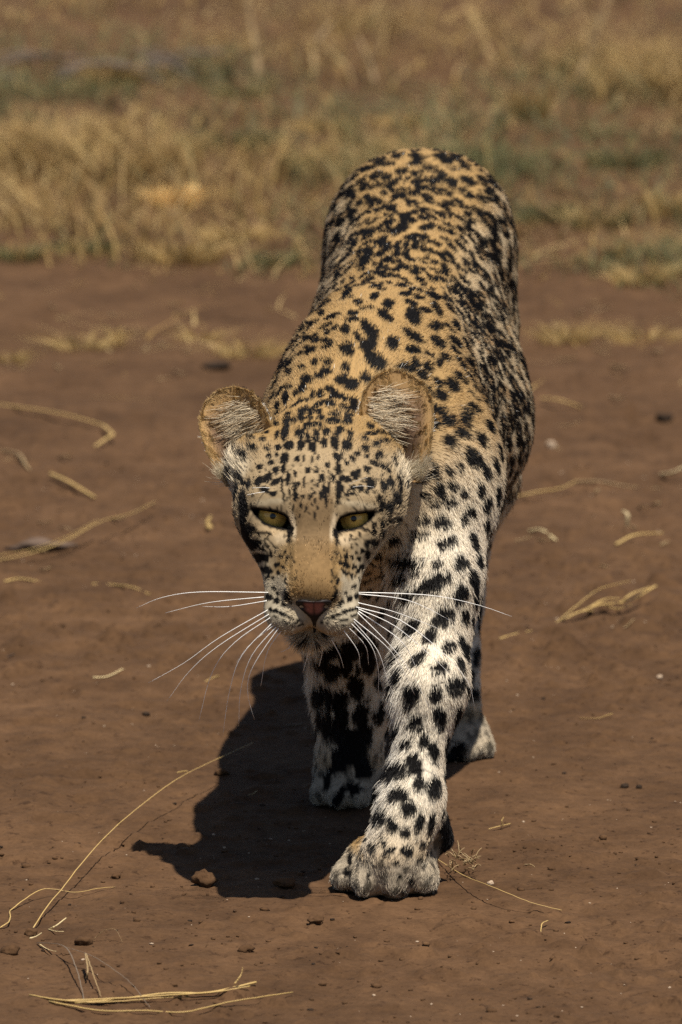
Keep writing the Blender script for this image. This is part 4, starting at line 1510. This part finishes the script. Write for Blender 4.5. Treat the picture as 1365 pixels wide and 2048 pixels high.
straw('grey dead stem leaning down to the thick golden straw', '75,1880 130,1890 155,1935 168,1992', 'grey', 0.0010, 0.0007, (.001, .012, .01, .001), extra=(('130,1890 190,1915 260,1960 300,2010', 0.0008, 0.0005, (.012, .014, .008, .001)),))
straw('grey forked stem with a drooping leaf beside the leaning dead stem', '172,1908 176,1935 172,1950', 'dull', 0.0016, 0.0006, (.014, .01, .004), extra=(('174,1910 188,1945 202,1985', 0.0011, 0.0005, (.014, .01, .002)),))
straw('short bright straw pointing up right near the bottom left stems', '98,1858 112,1852 133,1837', 'bright', 0.0014, 0.0008, (0, .004, .008), extra=(('98,1858 112,1860 128,1862', 0.0010, 0.0006, (0, .003, .002)),))
straw('pale straw sliver lying left of the short bright straw', '60,1872 72,1868 84,1864', 'pale', 0.0013, 0.0008)
straw('thin pale straw lying across the left stems, below the bright one', '80,1882 95,1890 115,1900', 'bright', 0.0009, 0.0006, (.002, .004, .003))
straw('thin curled leaf arching on the soil right of the grey stems', '185,1878 205,1860 230,1858 246,1884', 'dull', 0.0007, 0.0004, (0, .008, .01, 0))
straw('long yellow stalk running from the front paw to the lower right', '868,1712 925,1745 985,1772 1060,1800 1124,1821', 'gold', 0.0008, 0.0008, (0, .010, .016, .010, .001))
straw('small curved straw standing alone on the soil right of the yellow stalk', '1096,1837 1085,1846 1082,1863', 'gold', 0.0011, 0.0006, (.004, .004, 0))
straw('tiny straw with a stub right of the front leg', '978,1660 1000,1650 1021,1645', 'gold', 0.0009, 0.0010, (0, .003, .002), extra=(('1006,1650 1004,1640 1008,1632', 0.0009, 0.0004, (.003, .008, .010)),))
straw('thin pale straw lying far right of the front leg', '1160,1434 1195,1434 1212,1429 1226,1426', 'gold', 0.0008, 0.0012, (0, .002, .003, .003))
straw('small flat straw fleck on the soil right of the stalk end', '1050,1730 1062,1728 1070,1732', 'dull', 0.0010, 0.0007)
straw('long pale straw slanting up at the left edge beyond the whiskers', '-10,1124 60,1104 130,1082 200,1054 260,1028 312,1004', 'gold', 0.0015, 0.0009, (0, .01, .016, .02, .02, .016), extra=(('-10,1116 60,1098 130,1076 196,1050', 0.0010, 0.0006, (.002, .012, .018, .022)),))
straw('short bright straw on the soil below the left whiskers', '188,1360 215,1357 247,1350', 'bright', 0.0022, 0.0012)
straw('straw sliver behind the drooping whiskers on the left', '404,1371 430,1362 456,1352', 'gold', 0.0014, 0.0008)
straw('tiny straw lying against the arching stalk', '354,1548 365,1546 376,1544', 'gold', 0.0010, 0.0007)
straw('dark thin stick at the left edge level with the chin', '-6,1322 30,1309 66,1300', 'dark', 0.0018, 0.0012)
straw('long blurred straw lying at the left edge above the ear level soil', '-8,806 60,818 130,832 208,848', 'gold', 0.0024, 0.0014, (0, .006, .008, .006), extra=(('206,848 226,862 222,876 190,892', 0.0020, 0.0012, (.006, .010, .006, 0)),))
straw('pale straw slanting down right, left of the left ear', '102,948 140,968 190,992', 'gold', 0.0026, 0.0016, (.004, .004, .001))
straw('bent straw at the left edge above the slanting pale straw', '-8,900 36,908 52,930 60,942', 'dull', 0.0020, 0.0012, (0, .004, .004, 0))
straw('pale straw lying at the left edge below the long slanting straw', '10,1165 40,1158 85,1166', 'gold', 0.0016, 0.0010)
straw('pale straw lying under the end of the long slanting straw', '185,1166 225,1162 262,1172 300,1180', 'gold', 0.0016, 0.0010)
straw('faint straw standing out from the soil left of the cheek', '420,1060 416,1048 422,1036', 'gold', 0.0028, 0.0012, (0, .006, .012))
straw('bright straw stub on the soil right of the upper foreleg', '1060,1052 1085,1058 1113,1072', 'bright', 0.0024, 0.0014)
straw('long blurred straw right of the belly lying level', '1000,988 1040,985 1085,976 1120,966 1152,948', 'gold', 0.0022, 0.0014, (0, .004, .008, .010, .012))
straw('pale straw lying level at the right, beyond the belly straw', '1150,955 1200,957 1260,958 1320,962', 'dull', 0.0020, 0.0012)
straw('bent straw at the right edge level with the eyes', '1322,944 1345,932 1372,926', 'pale', 0.0026, 0.0018, (0, .01, .012))
straw('upright bent straw at the right above the seed straw', '1248,1010 1256,1030 1254,1052', 'pale', 0.0022, 0.0014, (.02, .012, 0))
straw('straw lying right of the bent upright straw', '1232,1084 1270,1066 1325,1054', 'gold', 0.0022, 0.0014, (0, .006, .008))
straw('blurred straw close behind the flank on the right', '1084,788 1120,804 1162,808', 'gold', 0.0026, 0.0018, (.006, .004, 0))
straw('thin golden straw lying right of the elbow', '1000,1278 1030,1268 1064,1260', 'gold', 0.0010, 0.0006)
straw('seed straw with two feathery heads lying at the right', '1106,1246 1150,1225 1200,1208 1255,1196 1312,1184', 'gold', 0.0012, 0.0016, (0, .006, .010, .012, .010),
      extra=(('1108,1245 1150,1212 1200,1178 1262,1158', 0.0011, 0.0006, (0, .014, .022, .026)), ('1130,1236 1160,1222 1190,1220', 0.0016, 0.0008, (.003, .008, .004)), ('1180,1214 1210,1196 1240,1192', 0.0020, 0.0010, (.008, .014, .016)),
             ('1240,1200 1262,1184 1300,1178', 0.0020, 0.0010, (.010, .018, .014)), ('1210,1208 1235,1212 1262,1206', 0.0016, 0.0008, (.008, .006, .004))))
straw('faint straw lying right of the seed straw', '1228,1258 1250,1256 1268,1252', 'dull', 0.0016, 0.0010)
straw('thin straw on the soil just below the flank straw', '1030,1072 1050,1068 1064,1064', 'dull', 0.0012, 0.0008)
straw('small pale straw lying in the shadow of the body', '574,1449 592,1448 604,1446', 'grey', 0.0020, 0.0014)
straw('small straw chip in the shadow beside the far paw', '498,1590 506,1588 514,1586', 'pale', 0.0010, 0.0006)

rs = random.Random(91)
MID = []
while len(MID) < 46:
    u0, v0 = rs.uniform(-10, 1370), rs.choice((rs.uniform(590, 760), rs.uniform(760, 1150)))
    if 430 < u0 < 1090 and v0 > 560:
        continue
    MID.append((u0, v0))
mv, mf = [], []
for u0, v0 in MID:
    a = rs.gauss(0, 0.45)
    ln = rs.uniform(14, 46)
    pts = [(u0 + ln * (t - 0.5) * math.cos(a), v0 + ln * (t - 0.5) * math.sin(a) * 0.5 + rs.uniform(-2, 2)) for t in (0, 0.5, 1)]
    v2, f2 = straw_mesh(pts, rs.uniform(0.0012, 0.0030), rs.uniform(0.0008, 0.0016), (0, rs.uniform(0, 0.006), 0), rng=rs)
    mf += [tuple(i + len(mv) for i in f) for f in f2]
    mv += list(v2)
tag(mesh_obj('straw_bits', mv, mf, STRAW['dull']), 'broken bits of dull straw strewn over the blurred soil', 'straw', None, 'stuff')

# the dry seed head caught on the yellow stalk
def blob_mesh(c, r, seed, squash=(1, 1, 1), rough=0.35, lev=2):
    import bmesh
    bm = bmesh.new()
    bmesh.ops.create_icosphere(bm, subdivisions=lev, radius=1.0)
    P = np.array([v.co[:] for v in bm.verts])
    F = [tuple(v.index for v in f.verts) for f in bm.faces]
    bm.free()
    d = 1 + rough * vnoise(P + seed * 7.3, 1.3, seed) + rough * 0.6 * vnoise(P + seed * 3.1, 3.1, seed + 9)
    return np.asarray(c) + P * d[:, None] * np.asarray(squash) * r, F


p = soil_point(925, 1752)
V_, F_ = [], []
for k in range(40):
    a = random.random() * 6.28
    q = p + np.array((random.uniform(-0.012, 0.014), random.uniform(-0.012, 0.02), 0.004 + random.random() * 0.012))
    e = q + np.array((math.cos(a) * 0.008, math.sin(a) * 0.010, random.uniform(-0.002, 0.010)))
    v2, f2 = tube(bez((q, (q + e) / 2 + np.array((0, 0, 0.002)), e), 5), np.linspace(0.0006, 0.0003, 5), 5)
    F_ += [tuple(i + len(V_) for i in f) for f in f2]
    V_ += list(v2)
tag(mesh_obj('seed_head', V_, F_, STRAW['dull']), 'small dry tangled seed head lying beside the front paw', 'seed head')

# clods of earth and small stones that stand out one by one
CLOD_MAT = SOIL_MAT
DARK_CLOD = simple_mat('dark_clod', (0.030, 0.020, 0.014), 0.95, 0.1, vary=0.4, scale=120)
PALE_STONE = simple_mat('pale_stone', (0.36, 0.27, 0.19), 0.8, 0.2, vary=0.3, scale=150)


def clod(label, u_, v_, w, h, mat, name='clod', cat='clod', seed=1, dep=1.0):
    p = soil_point(u_, v_)
    s = np.linalg.norm(p - CAM) / F_PX
    rx, rz = w * s * 0.5, h * s * 0.5
    P, F = blob_mesh((0, 0, 0), 1.0, seed, (1, 1, 1), 0.42, 3)
    P = P * np.array((rx, rx * dep, rz * 1.1)) + p + np.array((0, 0, rz * 0.55))
    return tag(mesh_obj(name, P, F, mat), label, cat, 'clods and stones on the soil')


clod('brown earth clod at the lit edge of the head shadow', 410, 1766, 50, 34, CLOD_MAT, seed=31)
clod('low earth clod below the shadow, left of the front paw', 572, 1772, 46, 22, CLOD_MAT, seed=4)
clod('rounded dark clod on the top edge of the shadow left of the far paw', 444, 1549, 24, 14, CLOD_MAT, seed=5)
clod('small black clod on the open soil below the left whiskers', 291, 1432, 17, 11, DARK_CLOD, seed=6)
clod('small clod below the bent straw at the left', 232, 1749, 20, 12, CLOD_MAT, seed=7)
clod('crumbly earth clod among the stems at the bottom left', 168, 1884, 34, 20, CLOD_MAT, seed=8)
clod('dark earth lump at the left edge above the thick straws', 22, 1905, 34, 24, CLOD_MAT, seed=9)
clod('crumbled clod below the front paw, left of its toes', 490, 1900, 30, 16, CLOD_MAT, seed=10)
clod('flat earth clod under the front paw toes', 632, 1846, 38, 18, CLOD_MAT, seed=11)
clod('dark blurred clod far right, above the level straw', 1330, 832, 34, 20, DARK_CLOD, seed=12)
clod('dark flat clod in front of the straw litter left of the back', 436, 726, 52, 16, DARK_CLOD, seed=13)
clod('pale pebble at the far right level with the chin', 1320, 1356, 11, 8, PALE_STONE, 'pebble', 'pebble', 14)
clod('blurred pale stone between flank and right edge', 1104, 886, 20, 14, PALE_STONE, 'pebble', 'pebble', 15)
clod('pinkish crumb beside the yellow stalk near the front paw', 982, 1764, 13, 9, PALE_STONE, 'pebble', 'pebble', 16)
clod('brown lump half sunk in the soil at the left below the straw sliver', 62, 1866, 26, 14, CLOD_MAT, seed=17)
clod('dark clod on the soil right of the foreleg, below the pebble', 1250, 1572, 15, 8, DARK_CLOD, seed=18)
clod('dark clod at the far right beside the hind paw level', 1278, 1574, 12, 9, DARK_CLOD, seed=19)
# weathered piece of wood at the left edge
P, F = blob_mesh((0, 0, 0), 1.0, 23, (1, 1, 1), 0.55, 3)
p = soil_point(84, 1102)
P = P * np.array((0.032, 0.016, 0.0095)) + p + np.array((0, 0, 0.003))
tag(mesh_obj('wood_chunk', P, F, simple_mat('weathered_wood', (0.11, 0.075, 0.055), 0.85, 0.2, vary=0.45, scale=70)), 'weathered pinkish grey chunk lying under the long slanting straw', 'wood')

# crumbs of soil and grit, far too many to count
def crumbs(name, n, lo, hi, mat, label, size, seed, vmin=1000):
    rng = np.random.default_rng(seed)
    base, bf = blob_mesh((0, 0, 0), 1.0, seed, (1, 1, 1), 0.55, 1)
    bf = np.array(bf)
    xs_, ys_ = rng.uniform(lo[0], hi[0], n * 3), rng.uniform(lo[1], hi[1], n * 3)
    PP = np.stack((xs_, ys_, np.zeros(n * 3)), 1)
    k = rng.random(n * 3) < 0.25 + 0.75 * sstep(-0.1, 0.45, fbm(PP, 5.0, 3, seed))
    xs_, ys_ = xs_[k][:n], ys_[k][:n]
    zs_ = ground_height(xs_, ys_)
    r = size * np.exp(np.clip(rng.normal(size=len(xs_)) * 0.6, -2, 0.9))
    ang = rng.random(len(xs_)) * 6.28
    VV, FF = [], []
    for i in range(len(xs_)):
        c, s = math.cos(ang[i]), math.sin(ang[i])
        R = np.array(((c, -s, 0), (s, c, 0), (0, 0, 1)))
        VV.append((base * np.array((1.2, 0.9, 0.65)) * r[i]) @ R.T + np.array((xs_[i], ys_[i], zs_[i] + r[i] * 0.25)))
        FF.append(bf + i * len(base))
    o = grid_mesh_obj(name, np.concatenate(VV), np.concatenate(FF), mat, smooth=False)
    return tag(o, label, 'soil', None, 'stuff')


crumbs('soil_crumbs', 2600, (-0.40, -0.55), (0.40, 2.2), CLOD_MAT, 'loose crumbs of brown earth strewn over the bare soil', 0.0008, 61)
crumbs('earth_lumps', 150, (-0.40, -0.60), (0.40, 0.25), CLOD_MAT, 'low earth lumps breaking the near soil', 0.0017, 64)
crumbs('dark_crumbs', 260, (-0.40, -0.55), (0.40, 2.4), DARK_CLOD, 'dark specks of earth and dung strewn over the soil', 0.0009, 62)
crumbs('pale_grit', 420, (-0.40, -0.55), (0.40, 2.2), PALE_STONE, 'pale grit scattered over the brown soil', 0.0007, 63)

# grass: blades gathered into tufts
GRASS = simple_mat('grass_blade', (0.4, 0.3, 0.1), 0.6, 0.25, attr='Col', transl=0.25)


def blades(roots, heights, widths, lean, cols, seed, seg=3):
    """ribbons with a bend: root points, heights, widths, lean vectors, colours"""
    rng = np.random.default_rng(seed)
    n = len(roots)
    a = rng.random(n) * 6.28
    wd = np.stack((np.cos(a), np.sin(a), np.zeros(n)), 1) * widths[:, None] * 0.5
    VV, CC = [], []
    for k in range(seg + 1):
        s = k / seg
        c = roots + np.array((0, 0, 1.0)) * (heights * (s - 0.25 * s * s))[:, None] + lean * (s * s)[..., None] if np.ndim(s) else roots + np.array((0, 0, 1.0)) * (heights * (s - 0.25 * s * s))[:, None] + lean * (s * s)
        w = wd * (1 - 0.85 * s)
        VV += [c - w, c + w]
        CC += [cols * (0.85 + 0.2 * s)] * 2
    VV = np.stack(VV, 1).reshape(-1, 3)
    CC = np.stack(CC, 1).reshape(-1, 3)
    m = 2 * (seg + 1)
    q = np.array([(2 * k, 2 * k + 1, 2 * k + 3, 2 * k + 2) for k in range(seg)])
    Q = (np.arange(n)[:, None, None] * m + q[None]).reshape(-1, 4)
    return VV, Q, CC


DRY = np.array(((0.40, 0.27, 0.10), (0.47, 0.335, 0.15), (0.29, 0.18, 0.065), (0.17, 0.10, 0.042)))
GREEN = np.array(((0.125, 0.125, 0.050), (0.15, 0.145, 0.065), (0.10, 0.105, 0.048)))


def field_of_grass(name, label, n, xr, yr, hmin, hmax, seed, dens_fn, green_fn, lean_s=0.5, wid=0.0030):
    rng = np.random.default_rng(seed)
    x_ = rng.uniform(*xr, n * 6)
    y_ = rng.uniform(*yr, n * 6)
    P_ = np.stack((x_, y_, np.zeros(len(x_))), 1)
    k = rng.random(len(x_)) < dens_fn(P_)
    P_ = P_[k][:n]
    P_[:, 2] = ground_height(P_[:, 0], P_[:, 1]) - 0.002
    n = len(P_)
    tuft = 0.6 + 0.9 * sstep(-0.2, 0.6, vnoise(P_, 6.0, seed + 3))
    h = rng.uniform(hmin, hmax, n) * tuft
    ang = rng.random(n) * 6.28
    ln = np.stack((np.cos(ang), np.sin(ang), np.zeros(n)), 1) * (h * lean_s * (0.3 + 1.4 * rng.random(n)))[:, None]
    g = rng.random(n) < green_fn(P_)
    cols = np.where(g[:, None], GREEN[rng.integers(0, 3, n)], DRY[rng.integers(0, 4, n)]) * rng.uniform(0.75, 1.25, (n, 1))
    h = np.where(g, h * 0.8, h)
    VV, Q, CC = blades(P_, h, rng.uniform(0.7, 1.5, n) * wid, ln, cols, seed)
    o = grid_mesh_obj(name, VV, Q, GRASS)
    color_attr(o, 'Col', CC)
    return tag(o, label, 'grass', None, 'stuff')


def edge_y(x):
    """near border of the grass: it starts further back on the left"""
    return 3.62 - 0.22 * sstep(0.1, 0.3, x) + 0.08 * np.sin(x * 9) + 0.05 * np.sin(x * 23 + 1)


def dens_main(P_):
    e = sstep(-0.05, 0.35, P_[:, 1] - edge_y(P_[:, 0]))
    patch = 0.14 + 0.86 * sstep(-0.12, 0.26, fbm(P_, 2.2, 3, 71))
    far = 1 - 0.80 * sstep(4.8, 6.8, P_[:, 1])
    return e * patch * far


def green_main(P_):
    return 0.85 * sstep(-0.12, 0.30, fbm(P_ * np.array((1, 0.6, 1)), 1.9, 2, 73)) * sstep(8.0, 5.5, P_[:, 1]) + 0.05


field_of_grass('dry_grass', 'dry yellow and dull green grass covering the ground behind the leopard', 95000, (-2.2, 2.2), (3.2, 9.5), 0.020, 0.070, 81, dens_main, green_main, 0.9)
field_of_grass('straw_litter', 'thin broken straw lying over the grassland soil', 26000, (-2.0, 2.0), (2.6, 8.0), 0.008, 0.020, 83,
               lambda P_: 0.75 * sstep(-0.25, 0.4, P_[:, 1] - edge_y(P_[:, 0])) + 0.05 + 0.25 * sstep(0.30, 0.05, np.abs(P_[:, 1] - 3.02 - 0.2 * vnoise(P_, 3, 5))) * sstep(0.0, 0.4, vnoise(P_, 6, 77)), lambda P_: np.full(len(P_), 0.05), 4.5, 0.0035)
field_of_grass('far_grass', 'sparse dry grass running on to the horizon', 30000, (-24, 24), (9.5, 60), 0.06, 0.20, 85,
               lambda P_: 0.3 + 0.7 * sstep(-0.2, 0.3, fbm(P_, 0.25, 3, 75)), lambda P_: np.full(len(P_), 0.2), 0.6, 0.012)
field_of_grass('side_grass', 'dry grass spreading to either side of the track', 40000, (-9, 9), (3.1, 9.5), 0.03, 0.09, 87,
               lambda P_: (np.abs(P_[:, 0]) > 2.1) * (0.15 + 0.85 * sstep(-0.2, 0.3, fbm(P_, 0.9, 3, 71))), green_main, 0.8, 0.005)


def tuft(label, u_, v_, w, h, n, green, seed, lean_s=0.5, name='grass_tuft', wid=0.004, bright=1.0):
    p = soil_point(u_, v_)
    s = np.linalg.norm(p - CAM) / F_PX
    rng = np.random.default_rng(seed)
    r = w * s * 0.5
    a, q = rng.random(n) * 6.28, np.sqrt(rng.random(n))
    R_ = p + np.stack((np.cos(a) * q * r * 0.8, np.sin(a) * q * r * 0.8, np.full(n, -0.002)), 1)
    hh = h * s * rng.uniform(0.45, 1.0, n)
    ln = np.stack((np.cos(a) * q, np.sin(a) * q, np.zeros(n)), 1) * (r * lean_s * rng.uniform(0.3, 1.5, n))[:, None] + rng.normal(size=(n, 3)) * np.array((1, 1, 0)) * (hh * 0.25)[:, None]
    g = rng.random(n) < green
    cols = np.where(g[:, None], GREEN[rng.integers(0, 3, n)], DRY[rng.integers(0, 3, n)]) * rng.uniform(0.8, 1.2, (n, 1)) * bright
    VV, Q, CC = blades(R_, hh, rng.uniform(0.7, 1.4, n) * wid, ln, cols, seed)
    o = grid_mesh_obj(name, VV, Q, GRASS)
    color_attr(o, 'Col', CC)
    return tag(o, label, 'grass', 'grass tufts behind the leopard')


TUFTS = [
    ('bright straw tuft left of the rump, palest in the grass', 352, 412, 110, 66, 420, 0.0, 0.9, 1.9),
    ('low green tuft at the near edge of the grass, far left', 170, 505, 130, 46, 300, 0.8, 0.6, 1.0),
    ('green tuft at the left edge of the grass beside the soil', 40, 520, 110, 50, 240, 0.7, 0.6, 1.0),
    ('dark green tuft at the grass edge just left of the flank', 552, 525, 100, 40, 240, 0.85, 0.6, 0.8),
    ('golden tuft at the grass edge between the two green tufts', 360, 520, 190, 60, 360, 0.05, 0.7, 1.15),
    ('green tuft close to the right of the rump', 1092, 442, 130, 60, 300, 0.85, 0.6, 0.9),
    ('yellow tuft at the far right of the grass edge', 1290, 560, 150, 60, 300, 0.1, 0.7, 1.1),
    ('green and yellow tuft right of the flank at the grass edge', 1200, 452, 140, 60, 280, 0.5, 0.7, 1.0),
    ('large green patch above and left of the rump', 455, 300, 230, 60, 420, 0.75, 0.6, 0.95),
    ('golden tuft above the bright straw tuft', 250, 330, 160, 60, 300, 0.05, 0.8, 1.1),
    ('straw tuft right above the rump', 800, 250, 90, 36, 220, 0.0, 1.0, 1.25),
    ('orange brown tuft at the upper right', 1060, 240, 90, 90, 240, 0.0, 0.5, 0.9),
    ('green tuft in the middle of the right hand grass', 1250, 330, 170, 60, 320, 0.7, 0.6, 0.9),
    ('pale tuft left of the flank at the back', 470, 480, 150, 50, 300, 0.0, 0.9, 1.25),
    ('dry tuft at the upper left beside the grey brushwood', 230, 170, 120, 80, 260, 0.1, 0.6, 0.95),
    ('green tuft high up in the middle of the grass', 480, 190, 120, 46, 240, 0.7, 0.6, 0.95),
    ('pale tuft straight above the rump in the distance', 650, 262, 120, 46, 240, 0.0, 0.9, 1.2),
    ('yellow tuft at the right edge, halfway up the grass', 1340, 430, 120, 70, 240, 0.1, 0.7, 1.1),
]
for i, (lb, u_, v_, w, h, n, g, ls, br) in enumerate(TUFTS):
    tuft(lb, u_, v_, w, h, n, g, 200 + i, ls, bright=br)
LITTER = [
    ('heap of flattened straw on the soil left of the back, nearer the left edge', 165, 690, 170, 40, 260),
    ('upright dry straw wisp at the right end of the left straw heap', 238, 682, 30, 44, 60),
    ('flattened straw heap touching the left flank outline', 500, 702, 170, 44, 280),
    ('thin straw litter between the two left straw heaps', 400, 668, 110, 30, 130),
    ('flattened straw heap close to the right of the flank', 1130, 680, 150, 44, 280),
    ('flattened straw heap at the right edge of the soil', 1290, 672, 170, 42, 280),
    ('dull straw litter at the left edge below the grass', 20, 720, 90, 34, 110),
]
for i, (lb, u_, v_, w, h, n) in enumerate(LITTER):
    o = tuft(lb, u_, v_, w * 0.8, h * 1.3, int(n * 0.75), 0.03, 300 + i, 2.0, 'straw_heap', 0.0026, 1.25)
    o['category'] = 'straw'
    o['group'] = 'heaps of flattened straw on the soil'
STALKS = [
    ('tall pale dead stalk standing at the top left of centre', '516,160 514,110 502,50 494,-30', 0.012, (0, .10, .22, .40)),
    ('forked dead stalk standing at the top centre', '630,135 628,105 640,75 668,40', 0.009, (0, .06, .13, .22)),
    ('thin leaning dead stalk right of the forked stalk', '752,165 742,130 728,100 716,70', 0.008, (0, .07, .14, .20)),
    ('leaning dead stalk at the top right', '1150,170 1175,110 1200,50 1226,-20', 0.008, (0, .14, .27, .42)),
]
for lb, pth, r, lf in STALKS:
    pts = parse(pth)
    base = soil_point(*pts[0])
    P3 = [at(u_, v_, base[1] + 0.02 * i) for i, (u_, v_) in enumerate(pts)]
    P3[0] = base
    V_, F_ = tube(bez(P3, 10), np.linspace(r * 0.5, r * 0.22, len(bez(P3, 10))), 6)
    o = mesh_obj('dead_stalk', V_, F_, STRAW['dull'])
    tag(o, lb, 'stalk', 'dead stalks in the far grass')
    leaf = [np.array(P3[1]), np.array(P3[1]) + np.array((0.012, 0, 0.05)), np.array(P3[1]) + np.array((0.035, 0.0, 0.085))]
    lp = bez(leaf, 8)
    v2, f2 = tube(lp, np.linspace(r * 0.35, r * 0.10, len(lp)), 5)
    mesh_obj('dry_leaf', v2, f2, STRAW['dull'], o)
# a heap of grey brushwood far back on the left
root = bpy.data.objects.new('brushwood', None)
COL.objects.link(root)
bp_ = soil_point(170, 160)
root.location = bp_
GREY_TWIG = simple_mat('grey_twig', (0.14, 0.11, 0.09), 0.85, 0.2, vary=0.4, scale=30)
for k in range(16):
    a, l = random.uniform(-0.9, 0.9) + (math.pi if k % 2 else 0), random.uniform(0.06, 0.16)
    c = np.array((random.uniform(-0.14, 0.14), random.uniform(-0.14, 0.14), random.uniform(0.006, 0.03)))
    d = np.array((math.cos(a) * l, math.sin(a) * l * 0.8, random.uniform(-0.02, 0.05)))
    v2, f2 = tube(bez((c - d / 2, c + np.array((0, 0, 0.01)), c + d / 2), 6), np.linspace(0.0032, 0.0014, len(bez((c - d / 2, c, c + d / 2), 6))), 5)
    mesh_obj('twig', v2, f2, GREY_TWIG, root)
tag(root, 'heap of grey dead brushwood in the far grass at the top left', 'brushwood')
